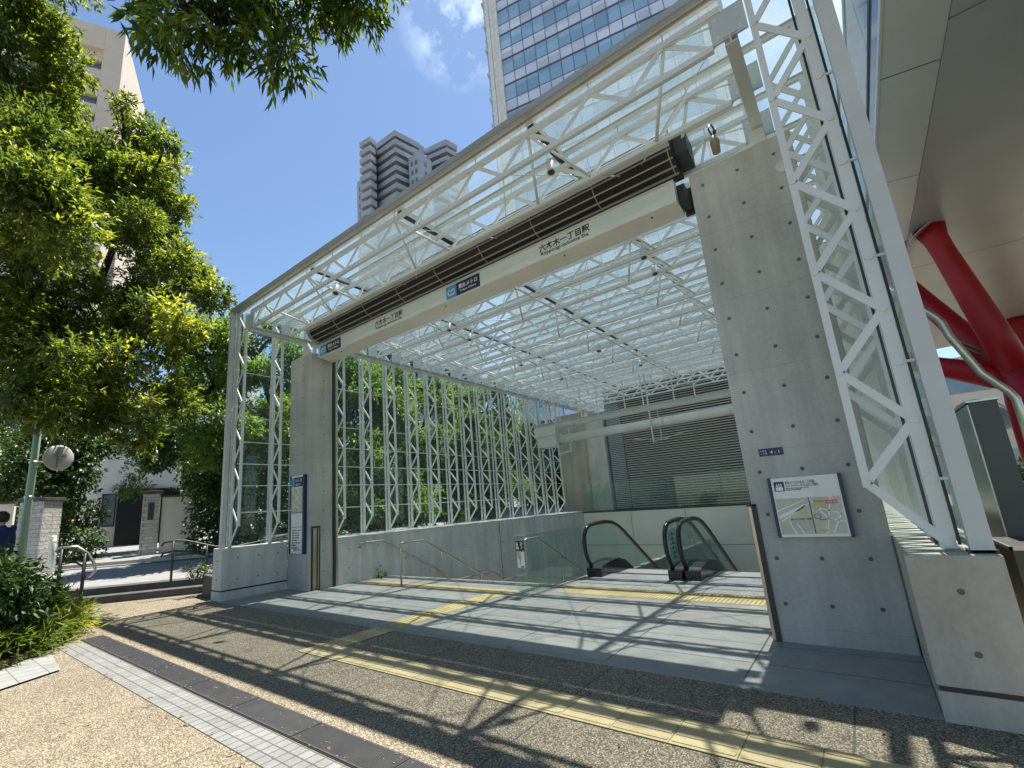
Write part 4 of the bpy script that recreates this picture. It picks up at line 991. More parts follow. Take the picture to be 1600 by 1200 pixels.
q = corner_stack(Lp, Cp, Rp, 0.9346*122+1.55, 3.05, 20, 9)
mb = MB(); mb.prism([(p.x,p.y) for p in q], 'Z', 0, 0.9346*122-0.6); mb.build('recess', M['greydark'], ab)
def block(pts, z1, mat, name, z0=0):
    mb = MB(); mb.prism([(p.x,p.y) for p in pts], 'Z', z0, z1); return mb.build(name, mat, ab)
# blank side wall behind the corner, wing with windows, left balcony stack
block([pol(-44.9,126),pol(-43.3,129),pol(-43.3,142),pol(-48,142)], 0.9*127+1.5, M['greyclad'], 'wall')
block([pol(-45.6,123.2),pol(-44.1,121),pol(-42.4,124.5),pol(-44,134)], 0.8707*121+1.5, M['greyclad'], 'wall')
def wing_windows(a, b, ztop, n, cols, mat):
    d = (b-a).normalized(); nn = V((d.y,-d.x,0)); nn = nn if nn.dot(-a) > 0 else -nn
    L = (b-a).length
    for i in range(n):
        for c_ in cols:
            mb = MB(); mb.obox(a+d*L*c_+nn*0.02+V((0,0,ztop-2.9-3.05*i)), d, nn, (0,0,1), 0.42, 0.05, 0.75); mb.build('window', mat, ab)
wing_windows(pol(-45.6,123.2), pol(-44.1,121), 0.8707*121+1.5, 8, (0.3,0.7), M['winglass'])
wing_windows(pol(-44.1,121), pol(-42.4,124.5), 0.8707*121+1.5, 8, (0.5,), M['winglass'])
for i in range(20):
    zt = 0.893*126+1.2-3.05*i; mb = MB(); a = pol(-51.75,127.5); b = pol(-50.3,124.5); d = (b-a).normalized(); nn = V((d.y,-d.x,0)); nn = nn if nn.dot(-a) > 0 else -nn
    mb.obox((a+b)/2+nn*0.6+V((0,0,zt-0.9)), d, nn, (0,0,1), (b-a).length/2, 1.3, 0.9); mb.build('balcony', M['greyclad'], ab)
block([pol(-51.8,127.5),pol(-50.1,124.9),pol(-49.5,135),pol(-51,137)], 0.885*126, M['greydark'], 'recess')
block([pol(-52.75,130),pol(-51.5,127.5),pol(-51,135),pol(-52.3,138)], 0.79*128+1.5, M['greyclad'], 'wall')
wing_windows(pol(-52.75,130), pol(-51.5,127.5), 0.79*128+1.5, 12, (0.35,), M['winglass'])
# second half of the block
L2, C2, R2 = pol(-43.3,131), pol(-40.1,127), pol(-38.6,130)
q2 = corner_stack(L2, C2, R2, 0.9082*127+1.55, 3.05, 16, 8)
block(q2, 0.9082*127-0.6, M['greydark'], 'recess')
block([pol(-38.9,130.5),pol(-37.4,134),pol(-38,146),pol(-42,142)], 0.866*131, M['greyclad'], 'wall')

# tan building behind the big tree
C = pol(-79.7, 80); zT = 0.9896*80+1.55
dl = V((-3.2,-6.4,0)).normalized(); dr = V((-13.6,6.4,0)).normalized()
tb = thing('tan_apartment_building', C, 'tan tiled building with horizontal window slots behind the big left tree', 'building')
tb['_o'] = (0,0,0)
def wallseg(name, p, d, s0, s1, z0, z1, out, th, mat):
    nn = V((d.y,-d.x,0)); nn = nn if nn.dot(-p) > 0 else -nn
    mb = MB(); a = p+d*s0; b = p+d*s1; mb.obox((a+b)/2+nn*(out-th/2)+V((0,0,(z0+z1)/2)), d, nn, (0,0,1), (s1-s0)/2, th/2, (z1-z0)/2)
    o = mb.build(name, mat, None); o.location = -V(C); o.parent = tb; o['_o'] = (0,0,0); return o
W1 = 26
for i, (zt, zb_) in enumerate([(zT, zT-4.3), (zT-5.3, zT-6.6), (zT-8.3,zT-9.9), (zT-11.5,zT-13.2), (zT-14.8,zT-16.5), (zT-18.1,zT-19.8), (zT-21.4,zT-23.1), (zT-24.7,zT-26.4), (zT-28,zT-60), ]):
    wallseg('spandrel_wall', C, dl, 2.6, W1, zb_, zt, 0, 1.2, M['tan'])
wallseg('corner_wall', C, dl, 0, 2.58, 0, zT, 0, 1.2, M['tan'])
for z1, z0 in ((zT-6.6,zT-8.3),(zT-9.9,zT-11.5),(zT-13.2,zT-14.8),(zT-16.5,zT-18.1),(zT-19.8,zT-21.4),(zT-23.1,zT-24.7),(zT-26.4,zT-28)):
    for j in range(6):
        wallseg('window', C, dl, 2.7+j*3.6, 2.7+j*3.6+3.4, z0, z1, -0.7, 0.2, M['winglass'])
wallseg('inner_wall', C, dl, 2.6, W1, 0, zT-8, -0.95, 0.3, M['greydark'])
wallseg('side_wall', C, dr, 0.0, 4.2, 0, zT, 0, 1.0, M['tan']); wallseg('side_wall', C, dr, 7.6, 24, 0, zT, 0, 1.0, M['tan']); wallseg('side_wall', C, dr, 4.2, 7.6, zT-8, zT, 0, 1.0, M['tan'])
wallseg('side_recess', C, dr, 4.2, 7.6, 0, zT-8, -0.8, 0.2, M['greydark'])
# small far glass building
sb = thing('far_glass_building', pol(-69.5,100), 'small bluish glass building top far behind the trees', 'building')
a, b, c_, d_ = pol(-71.2,98), pol(-69.6,95), pol(-66.0,103), pol(-70,115)
mb = MB(); mb.prism([(p.x,p.y) for p in (a,b,pol(-69.0,99),d_)], 'Z', 0, 43.3); mb.build('glass_block', M['vision'], sb)
mb = MB(); mb.prism([(p.x,p.y) for p in (pol(-69.2,99),c_,pol(-64,112),d_)], 'Z', 0, 42); mb.build('wall', M['stone'], sb)
mb = MB()
for i in range(8):
    mb.bar(a+V((0,0,43-1.3*i)), b+V((0,0,43-1.3*i)), 0.15, 0.12)
mb.build('transom', M['whiteg'], sb)
# ------------------------------------------------------------------ vegetation
def leaf_mesh(name, blobs, per, L, W, mat, parent, seed, droop=0.35, tmean=0.5, spread=1.0, flat=0.85, shell=0.55, nper=7, tvar=0.28, clump=0):
    rs = np.random.default_rng(seed); P = []; Dv = []; T = []
    if clump:
        nb = []
        for (x, y, z, r) in blobs:
            for k in range(clump):
                d = rs.normal(size=3); d /= np.linalg.norm(d); q = r*(0.35+0.65*rs.random()**0.5)
                nb.append((x+d[0]*q, y+d[1]*q, z+d[2]*q*flat, r*rs.uniform(0.26, 0.46)))
        blobs = nb
    for (x, y, z, r) in blobs:
        n = max(4, int(per*r*r))
        d = rs.normal(size=(n, 3)); d /= np.linalg.norm(d, axis=1)[:, None]
        rad = r*(shell+(1-shell)*rs.random(n)**0.6)*(1+0.22*rs.normal(size=n)).clip(0.4, 1.5)
        p = np.array([x, y, z])+d*rad[:, None]*np.array([1, 1, flat])
        tw = d*0.7+rs.normal(size=(n, 3))*0.55; tw[:, 2] -= droop*0.6
        tw /= np.linalg.norm(tw, axis=1)[:, None]
        t = np.clip(rs.normal(tmean, tvar*0.7, n)+rs.normal(0, 0.17), 0, 1)
        for k in range(nper):
            s = rs.random(n)*L*2.0
            ld = tw+rs.normal(size=(n, 3))*0.62*spread; ld[:, 2] -= droop*0.5; ld /= np.linalg.norm(ld, axis=1)[:, None]
            P.append(p+tw*s[:, None]+rs.normal(size=(n, 3))*0.01); Dv.append(ld); T.append(np.clip(t+rs.normal(0, tvar*0.5, n), 0, 1))
    P = np.concatenate(P); Dv = np.concatenate(Dv); T = np.concatenate(T); n = len(P)
    up_ = np.array([0, 0, 1.0])+rs.normal(size=(n, 3))*0.45
    side = np.cross(Dv, up_); side /= (np.linalg.norm(side, axis=1)[:, None]+1e-9)
    nn = np.cross(side, Dv)
    ln = L*(0.65+0.6*rs.random(n))[:, None]; wd = W*(0.7+0.5*rs.random(n))[:, None]
    mid = P+Dv*ln*0.42
    v = np.stack([P, mid+side*wd*0.5+nn*wd*0.16, P+Dv*ln-nn*ln*0.10, mid-side*wd*0.5+nn*wd*0.16], axis=1).reshape(-1, 3)
    base = V(parent['_o']) if parent is not None else V((0, 0, 0))
    v = v-np.array(base)
    i4 = np.arange(n)*4
    tri = np.stack([i4, i4+1, i4+2, i4, i4+2, i4+3], axis=1).reshape(-1).astype(np.int32)
    me = bpy.data.meshes.new(name)
    me.vertices.add(len(v)); me.vertices.foreach_set('co', v.reshape(-1).astype(np.float32))
    me.loops.add(len(tri)); me.loops.foreach_set('vertex_index', tri)
    me.polygons.add(len(tri)//3); me.polygons.foreach_set('loop_start', np.arange(0, len(tri), 3, dtype=np.int32))
    try: me.polygons.foreach_set('loop_total', np.full(len(tri)//3, 3, dtype=np.int32))
    except Exception: pass
    me.update(calc_edges=True)
    a = me.attributes.new('tint', 'FLOAT_COLOR', 'POINT')
    col = np.ones((len(v), 4), dtype=np.float32); col[:, 0] = np.repeat(T, 4); a.data.foreach_set('color', col.reshape(-1))
    me.materials.append(mat); me.validate()
    o = bpy.data.objects.new(name, me); COL.objects.link(o)
    if parent is not None: o.parent = parent
    return o
def limb(mb, a, b, ra, rb, rs, sag=0.0, n=5):
    a = V(a); b = V(b); pts = []; L = (b-a).length
    for i in range(n+1):
        t = i/n; p = a.lerp(b, t)+V((rs.uniform(-1,1), rs.uniform(-1,1), rs.uniform(-0.6,0.6)))*L*0.035*(1 if 0 < i < n else 0)
        p.z += math.sin(math.pi*t)*sag*L; pts.append(p)
    mb.tube(pts, [ra+(rb-ra)*i/n for i in range(n+1)], 8)
    return pts
def tree(name, base, fork, blobs, lab, cat, mat, seed, r0=0.2, per=900, L=0.15, W=0.05, group=None, **kw):
    rs = random.Random(seed)
    t = thing(name, base, lab, cat, group)
    mb = MB(); limb(mb, base, fork, r0, r0*0.62, rs, 0, 5)
    bl = sorted(blobs, key=lambda b: -b[3])
    done = [V(fork)]
    for i, (x, y, z, r) in enumerate(bl):
        c = V((x, y, z)); near = min(done, key=lambda q: (q-c).length + (0.0 if q is not done[0] else -0.3))
        rr = max(0.012, min(r0*0.5, 0.05*r+0.02))
        pts = limb(mb, near, c, rr*1.25, rr*0.4, rs, 0.05, 4); done.append(pts[3]); done.append(c)
        for k in range(4):
            e = c+V((rs.gauss(0,1), rs.gauss(0,1), rs.gauss(0,0.8)))*r*0.5; limb(mb, pts[2].lerp(c, rs.random()), e, rr*0.35, 0.006, rs, 0.03, 3)
    mb.build('trunk', M['bark'], t)
    leaf_mesh('crown', blobs, per, L, W, mat, t, seed, **kw)
    return t
M['leafA'] = foliage('tree_leaf', (0.038,0.076,0.018), (0.115,0.165,0.036), (0.34,0.385,0.08), 0.52, 0.7)
M['leafB'] = foliage('deep_leaf', (0.022,0.046,0.012), (0.045,0.085,0.02), (0.10,0.15,0.03), 0.28, 0.5)
M['leafC'] = foliage('fresh_leaf', (0.05,0.11,0.025), (0.11,0.20,0.045), (0.24,0.33,0.08), 0.45, 0.4)
M['leafT'] = foliage('overhead_leaf', (0.026,0.055,0.016), (0.07,0.12,0.026), (0.22,0.27,0.05), 0.55, 0.45)
M['leafE'] = foliage('painted_shade_leaf', (0.012,0.030,0.010), (0.022,0.052,0.015), (0.05,0.09,0.02), 0.15, 0.22)  # leaf colours darkened to carry the shade of the big tree
M['leafD'] = foliage('ground_cover_leaf', (0.07,0.11,0.02), (0.16,0.23,0.04), (0.34,0.36,0.07), 0.40, 0.3)
B_big = [(-12.39, 0.27, 12.06, 1.17), (-12.75, 0.82, 10.64, 1.14), (-12.82, 1.78, 10.02, 1.13), (-13.15, 2.65, 11.21, 0.92), (-12.38, 3.11, 10.47, 0.68), (-13.08, 2.7, 9.41, 1.29), (-10.43, 1.16, 7.06, 1.16), (-11.53, 2.9, 8.08, 0.88), (-12.79, 4.07, 7.86, 0.76), (-11.68, 4.38, 7.16, 0.45), (-13.06, 2.41, 6.88, 1.35), (-10.38, 2.85, 5.66, 0.77), (-11.82, 1.36, 5.44, 1.12), (-11.03, 1.89, 4.31, 0.96), (-11.8, 2.86, 4.79, 0.83), (-11.69, 3.61, 4.45, 0.55), (-10.38, 1.14, 3.94, 0.64), (-10.87, 2.2, 3.71, 0.48), (-11.29, -0.16, 8.78, 1.37), (-13.33, 0.15, 7.24, 1.56), (-12.84, 0.45, 4.48, 1.21), (-10.91, -0.03, 12.41, 1.11), (-12.43, 3.62, 9.55, 0.46), (-10.46, 2.87, 3.43, 0.34), (-12.17, 2.26, 11.73, 0.25), (-10.45, 2.75, 9.96, 0.31)]
B_over = [(-4.64, 1.23, 6.94, 0.31), (-5.17, 1.86, 7.76, 0.32), (-4.47, 2.17, 7.4, 0.31), (-4.43, 2.27, 6.93, 0.11), (-4.93, 2.63, 7.87, 0.21), (-4.6, 3.01, 8.5, 0.33), (-3.97, 3.09, 8.24, 0.15), (-5.44, 1.19, 7.95, 0.35), (-4.97, 1.63, 8.32, 0.71), (-4.83, 2.27, 9.0, 0.78), (-4.15, 2.72, 8.7, 0.68), (-5.31, 1.63, 7.42, 0.16), (-4.93, 2.08, 7.43, 0.18), (-4.15, 3.71, 9.55, 0.29), (-5.36, 1.31, 7.27, 0.18)]
B_mid = [(-17.39, 5.99, 7.82, 1.13), (-17.31, 6.77, 6.51, 1.27), (-17.17, 5.39, 8.08, 0.66), (-16.91, 5.97, 5.18, 1.07), (-16.44, 6.55, 8.16, 0.68), (-16.66, 7.81, 7.53, 1.43), (-17.1, 8.96, 5.79, 1.5), (-15.94, 7.25, 4.26, 1.09), (-17.23, 9.21, 9.08, 1.05), (-17.31, 6.58, 4.19, 0.89)]
B_hedge = [(-22.28, 3.92, 3.76, 0.8), (-23.24, 4.3, 2.41, 0.87), (-22.66, 3.73, 4.98, 0.91), (-22.24, 4.18, 1.25, 0.78), (-22.68, 3.62, 4.26, 0.85), (-23.19, 3.17, 4.3, 0.94), (-21.98, 2.41, 3.71, 1.08), (-23.51, 4.55, 5.15, 0.87)]
B_ivy = [(-19.06, 7.34, 3.49, 0.82), (-19.67, 8.18, 2.3, 0.96), (-23.38, 8.61, 5.1, 1.07), (-18.89, 7.75, 1.23, 0.81), (-19.64, 8.36, 3.55, 1.03), (-17.97, 8.4, 1.97, 1.2), (-18.22, 8.46, 3.42, 1.23), (-22.64, 7.68, 5.23, 0.84), (-23.43, 7.01, 6.15, 1.19), (-23.11, 6.9, 4.55, 0.6)]
B_gate = [(-23.74, 5.87, 5.27, 0.65), (-22.88, 6.18, 3.97, 0.37), (-23.33, 6.64, 4.85, 0.69), (-23.69, 5.95, 3.23, 0.29), (-23.62, 6.28, 3.38, 0.32), (-22.95, 6.46, 3.22, 0.32)]
B_bush = [(-9.15, 1.1, 0.71, 0.34), (-9.22, 1.34, 0.91, 0.21), (-9.39, 1.18, 1.01, 0.23), (-9.03, 0.84, 1.04, 0.41), (-9.34, 1.43, 0.63, 0.2), (-9.4, 1.19, 0.34, 0.32)]
B_cover = [(-10.52, 1.75, 0.49, 0.25), (-9.69, 1.67, 0.65, 0.15), (-10.61, 1.71, 0.25, 0.31), (-9.79, 1.39, 0.13, 0.23), (-9.99, 1.75, 0.22, 0.16), (-10.31, 1.42, -0.2, 0.19), (-10.54, 1.94, 0.29, 0.1), (-10.06, 1.23, 0.06, 0.28), (-10.59, 1.67, -0.11, 0.16)]
B_bed = [(-12.37, 4.65, 0.55, 0.13), (-12.19, 4.86, 0.51, 0.13)]

tree('broadleaf_tree', (-13.6,-0.6,0.1), (-12.6,0.4,3.4), B_big, 'big leafy tree filling the left edge, dark branches showing between its clumps', 'tree', M['leafA'], 11, 0.24, 900, 0.125, 0.043, droop=0.15, nper=9, tmean=0.5, shell=0.2, clump=8)
tree('overhead_tree', (-6.5,-3.6,0), (-6.0,-1.0,6.5), B_over, 'dark pointed-leaf branches hanging down from the top edge of the photo', 'tree', M['leafA2'] if 'leafA2' in M else M['leafT'], 12, 0.2, 700, 0.19, 0.042, droop=0.95, tmean=0.5, shell=0.1, spread=0.8, clump=6)
tree('broadleaf_tree', (-17.9,8.7,0.6), (-17.5,7.6,3.2), B_mid, 'rounded green tree standing just left of the glass canopy', 'tree', M['leafC'], 13, 0.2, 640, 0.15, 0.055, tmean=0.6, shell=0.2, clump=8)
rs_ = random.Random(21)
behind = []
for i, (bx, by, hh, lab) in enumerate(((-14.6,11.0,7.0,'sunlit tree behind the left glass side wall, nearest of the row'),(-15.5,14.6,7.6,'dense tree behind the left glass side wall, second in the row'),
        (-14.9,18.6,8.0,'tree behind the left glass side wall near the concrete end wall'),(-16.5,23.5,9.0,'tree behind the left glass side wall, farthest of the row'))):
    bl = []
    for k in range(17):
        a = rs_.uniform(0, 6.28); q = rs_.uniform(0.3, 1.0)
        bl.append((bx+math.cos(a)*1.7*q, by+math.sin(a)*2.0*q, rs_.uniform(1.5, hh), rs_.uniform(0.6, 1.1)))
    tree('broadleaf_tree', (bx,by,0.4), (bx+0.1,by,2.0), bl, lab, 'tree', M['leafC'], 30+i, 0.16, 620, 0.15, 0.06, 'trees behind the left glass wall', tmean=0.55, shell=0.2, clump=7)
# hedge masses
def bush(name, base, blobs, lab, cat, mat, seed, per, L, W, group=None, **kw):
    t = thing(name, base, lab, cat, group); rs = random.Random(seed)
    mb = MB()
    for (x, y, z, r) in blobs:
        for k in range(1 if z < base[2]+2.2 else 0): limb(mb, (base[0]+(x-base[0])*0.6+rs.uniform(-0.1,0.1), base[1]+(y-base[1])*0.6+rs.uniform(-0.1,0.1), base[2]), (x+rs.uniform(-r,r)*0.5, y+rs.uniform(-r,r)*0.5, z+r*0.3), 0.02, 0.006, rs, 0.05, 3)
    if mb.v: mb.build('stems', M['bark'], t)
    leaf_mesh('foliage', blobs, per, L, W, mat, t, seed, **kw); return t
bush('tall_hedge', (-22.6,3.9,0.7), B_hedge, 'tall dark ivy covered hedge between the two stone gate pillars', 'hedge', M['leafB'], 41, 480, 0.14, 0.09, tmean=0.5, droop=0.6)
bush('tall_hedge', (-20.5,9.2,0.7), B_ivy, 'dark ivy covered hedge beside the right gate wall next to the canopy', 'hedge', M['leafB'], 42, 480, 0.13, 0.085, tmean=0.55, droop=0.6)
bush('garden_shrub', (-23.3,7.3,0.8), B_gate, 'light green shrub leaning over the gate in front of the cream house', 'shrub', M['leafC'], 43, 500, 0.12, 0.05)
bush('broadleaf_shrub', (-9.3,1.1,0.08), B_bush, 'dark big-leaved shrub in the planting bed at the left edge', 'shrub', M['leafE'], 44, 900, 0.13, 0.05, droop=0.5, tmean=0.6, shell=0.4)
bl = [(x, y, max(0.16, z), r) for x, y, z, r in B_cover]
bush('low_shrub', (-10.2,1.6,0.08), bl, 'low bright yellow-green shrub below the left stair handrail', 'shrub', M['leafD'], 45, 3000, 0.10, 0.022, droop=0.1, tmean=0.6, shell=0.3)
bush('low_shrub', (-12.2,4.7,0.4), B_bed, 'small low plant in the bed behind the black handrail', 'shrub', M['leafB'], 46, 2200, 0.08, 0.03, droop=0.2, shell=0.3)
# grassy ground cover along the bed edge
gb = [(-9.1-0.35*i, 1.12+0.31*i-0.02*i*i+rs_.uniform(-0.12,0.12), 0.16, 0.22) for i in range(5)]+[(-8.9-0.4*i, 0.85+0.1*i, 0.2, 0.24) for i in range(6)]+[(-8.3-0.3*i,0.4,0.15,0.25) for i in range(6)]
tag(leaf_mesh('ground_cover', gb, 2600, 0.17, 0.018, M['leafD'], None, 47, droop=-0.1, tmean=0.45, shell=0.3, flat=0.6), 'tufted grassy ground cover along the edge of the planting bed', 'ground cover', kind='stuff')
bush('weed', (-9.78,8.02,0.0), [(-9.72,7.9,0.10,0.09)], 'tiny green weed growing at the foot of the stair wall', 'weed', M['leafC'], 48, 2500, 0.06, 0.03)
# backdrop wood far behind the left glass wall and the gate
bl = []
for i in range(46):
    bl.append((rs_.uniform(-34,-21), rs_.uniform(12,44), rs_.uniform(1,8.0), rs_.uniform(1.3,2.2)))
for i in range(16): bl.append((rs_.uniform(-40,-32), rs_.uniform(-4,8), rs_.uniform(2,9), rs_.uniform(1.4,2.2)))
tag(leaf_mesh('background_wood', bl, 190, 0.24, 0.12, M['leafB'], None, 49, tmean=0.7, shell=0.4), 'dense dark green wood far behind the glass wall', 'wood', kind='stuff')
bush('garden_shrub', (6.2,30,0), [(5.6,30,1.0,0.8),(6.4,31,1.4,0.9),(5.2,29,0.7,0.6),(6.3,30,2.2,0.6)], 'bright shrub far right between the metal wall and the red column', 'shrub', M['leafD'], 50, 380, 0.14, 0.06)

# ------------------------------------------------------------------ gate, walls, house on the left street
M['ashlar'] = tiles('rough_stone_blocks', (0.50,0.485,0.45), (0.24,0.23,0.21), 0.45, 0.11, 0.008, 0.5, 0.85, (0,0), 0.12)
def stone_tex_fix():
    m, nt, out = nodes_of('rough_stone'); pos = gpos(nt)
    mp = nt.nodes.new('ShaderNodeMapping'); mp.inputs['Rotation'].default_value = (R(90),0,0); Lk(nt, pos, mp.inputs[0])
    b = nt.nodes.new('ShaderNodeTexBrick'); b.inputs['Color1'].default_value = (0.52,0.50,0.46,1); b.inputs['Color2'].default_value = (0.42,0.405,0.37,1); b.inputs['Mortar'].default_value = (0.22,0.21,0.19,1)
    b.inputs['Scale'].default_value = 1; b.inputs['Brick Width'].default_value = 0.42; b.inputs['Row Height'].default_value = 0.12; b.inputs['Mortar Size'].default_value = 0.007
    Lk(nt, mp.outputs[0], b.inputs['Vector'])
    n = noise(nt, pos, 9, 5, 0.7); p = principled(nt, out, mixc(nt, 0.6, b.outputs[0], ramp(nt, n, [(0.3,(0.3,)*3),(0.7,(0.7,)*3)]), 'OVERLAY'), 0.9, 0, 0.2)
    bump(nt, p, n, 0.8, 0.03); return m
M['rough'] = stone_tex_fix()
def gate_pillar(c, ang, h, s, lab, plaque=False, zb=0.6):
    t = thing('gate_pillar', (c[0],c[1],zb), lab, 'gate pillar')
    ax = V((math.cos(ang),math.sin(ang),0)); ay = V((-math.sin(ang),math.cos(ang),0))
    mb = MB(); mb.obox((c[0],c[1],zb+h/2-0.15), ax, ay, (0,0,1), s/2, s/2, h/2+0.1); mb.build('shaft', M['rough'], t, bevel=0.02)
    mb = MB(); mb.obox((c[0],c[1],zb+h), ax, ay, (0,0,1), s/2+0.05, s/2+0.05, 0.05); mb.build('cap', M['slate'], t, bevel=0.01)
    if plaque:
        f = V((c[0],c[1],0))+ax*(s/2+0.012); mb = MB(); mb.obox((f.x,f.y,zb+h*0.70), ax, ay, (0,0,1), 0.012, 0.09, 0.32); mb.build('name_plaque', M['greydark'], t)
    return t
ga = R(-48)
gate_pillar((-20.0,2.95), ga, 2.1, 0.72, 'rough pale stone gate pillar behind the green pole')
gate_pillar((-21.2,6.28), ga+R(30), 2.35, 0.55, 'rough pale stone gate pillar with a small dark name plaque', True)
def gwall(a, b, z0, z1, lab):
    t = thing('garden_wall', ((a[0]+b[0])/2,(a[1]+b[1])/2,z0), lab, 'wall')
    a = V((a[0],a[1],0)); b = V((b[0],b[1],0)); d = (b-a).normalized(); nn = V((d.y,-d.x,0))
    mb = MB(); mb.obox((a+b)/2+V((0,0,(z0+z1)/2-0.15)), d, nn, (0,0,1), (b-a).length/2, 0.14, (z1-z0)/2+0.15); mb.build('body', M['cream'], t)
    mb = MB(); mb.obox((a+b)/2+V((0,0,z1+0.035)), d, nn, (0,0,1), (b-a).length/2+0.02, 0.19, 0.035); mb.build('coping', M['slate'], t); return t
gwall((-20.4,2.4), (-22.0,-3.0), 0.6, 2.62, 'cream rendered garden wall behind the walking person')
gwall((-21.1,6.6), (-20.75,7.75), 0.55, 2.75, 'short cream garden wall right of the plaque pillar')
M['void'] = simple('painted_interior_shade', (0.010,0.010,0.009), 0.9)
hs = thing('cream_house', (-31,8,1.2), 'cream rendered house with a dark doorway behind the gate', 'house')
mb = MB(); mb.obox((-31.6,8.3,3.4), (math.cos(R(-12)),math.sin(R(-12)),0), (-math.sin(R(-12)),math.cos(R(-12)),0), (0,0,1), 2.2, 2.1, 2.6); mb.build('wall', M['cream'], hs)
mb = MB(); mb.obox((-31.6,8.3,6.1), (math.cos(R(-12)),math.sin(R(-12)),0), (-math.sin(R(-12)),math.cos(R(-12)),0), (0,0,1), 2.4, 2.3, 0.12); mb.build('roof', M['slate'], hs)
mb = MB(); mb.box(-29.30,-29.2,6.55,7.05,1.9,3.4); wn = mb.build('window', M['winglass'], hs)
mb = MB(); mb.box(-29.2,-29.16,6.5,6.55,1.85,3.45); mb.box(-29.2,-29.16,7.05,7.1,1.85,3.45); mb.box(-29.2,-29.16,6.5,7.1,3.40,3.46); mb.box(-29.2,-29.16,6.5,7.1,1.84,1.90); mb.build('frame', M['dark'], wn)
mb = MB(); mb.box(-29.1,-29.0,7.12,9.9,0.9,3.7); mb.build('carport_shade_panel', M['void'], hs)  # solid near-black panel; the opening's inner shade is painted as its colour
# pole with round mirror
pl = thing('street_pole', (-14.87,1.95,0.2), 'pale green street pole carrying a round traffic mirror', 'pole')
mb = MB(); mb.tube([(-14.87,1.95,0.1),(-14.87,1.95,2.3),(-14.85,1.95,2.32),(-14.85,1.95,7.0)], [0.085,0.08,0.075,0.065], 16); mb.build('shaft', M['green_paint'], pl)
for z in (2.45,3.25): 
    mb = MB(); mb.tube([(-14.86,1.95,z),(-14.86,1.95,z+0.05)], 0.09, 16); mb.build('band', M['steel'], pl)
mr_ = thing('traffic_mirror', (-14.86,2.3,3.35), 'round convex traffic mirror seen from its pale back, on the green pole', 'mirror')
mc = V((-14.72,2.36,3.38)); md = V((0.93,0.20,0.0)).normalized()
mb = MB(); mb.tube([mc-md*0.02, mc-md*0.005, mc+md*0.02, mc+md*0.03], [0.30,0.305,0.27,0.10], 28); mb.build('shell', simple('mirror_back',(0.50,0.49,0.46),0.4), mr_)
mb = MB(); mb.obox(mc+md*0.045, md, V((-md.y,md.x,0)), (0,0,1), 0.02, 0.035, 0.26); mb.obox(mc+md*0.05+V((0,0,0.06)), md, V((-md.y,md.x,0)), (0,0,1), 0.022, 0.12, 0.02); mb.build('back_bracket', M['slat'], mr_)
mb = MB(); mb.tube([(-14.86,1.95,3.28), mc+md*0.05-V((0,0,0.1))], 0.02, 8); mb.build('arm', M['steel'], mr_)
bo = thing('bollard', (-18.6,3.1,0.55), 'white post beside the stone gate pillar', 'bollard')
mb = MB(); mb.tube([(-18.6,3.1,0.5),(-18.6,3.1,1.55),(-18.6,3.1,1.58)], [0.07,0.07,0.05], 14); mb.build('post', M['white'], bo)
mb = MB(); mb.tube([(-18.6,3.1,1.38),(-18.6,3.1,1.45)], 0.073, 14); mb.build('reflective_band', M['paper'], bo)
# handrails of the outdoor steps
t = thing('step_handrail', (-13.75,2.7,0.0), 'curved grey topped handrail at the left end of the outdoor steps', 'handrail')
ha = [(-13.80,2.36,1.22),(-13.79,2.42,1.30),(-13.75,2.70,1.30),(-13.70,2.90,1.14),(-13.67,3.02,0.92),(-13.66,3.06,0.74),(-13.68,2.98,0.64),(-13.70,2.90,0.62)]
mb = MB(); mb.tube(ha, 0.032, 10); mb.build('rail', M['steel'], t)
mb = MB(); mb.tube([(-13.79,2.40,1.02),(-13.76,2.64,1.02),(-13.71,2.88,0.84)], 0.02, 8); mb.build('lower_rail', M['dark'], t)
for (px_, py_, z0, z1) in ((-13.78,2.46,0.15,1.27),(-13.705,2.86,0.0,1.14)):
    mb = MB(); mb.tube([(px_,py_,z0),(px_,py_,z1)], 0.035, 10); mb.build('post', M['dark'], t)
t = thing('step_handrail', (-12.7,4.5,0.3), 'black double handrail at the right end of the outdoor steps', 'handrail')
for dz, nm in ((0, 'rail'), (-0.24, 'lower_rail')):
    pts = [(-12.86,4.08,1.16+dz),(-12.85,4.12,1.24+dz),(-12.80,4.34,1.27+dz),(-12.72,4.55,1.24+dz),(-12.50,5.12,1.05+dz),(-12.42,5.6,1.0+dz),(-12.4,8.0,1.3+dz)]
    mb = MB(); mb.tube(pts, 0.024, 10); mb.build(nm, M['dark'], t)
for (px_, py_, z0, z1) in ((-12.80,4.30,0.3,1.26),(-12.56,4.96,0.3,1.1),(-12.4,7.0,0.3,1.15)):
    mb = MB(); mb.tube([(px_,py_,z0),(px_,py_,z1)], 0.026, 10); mb.build('post', M['dark'], t)

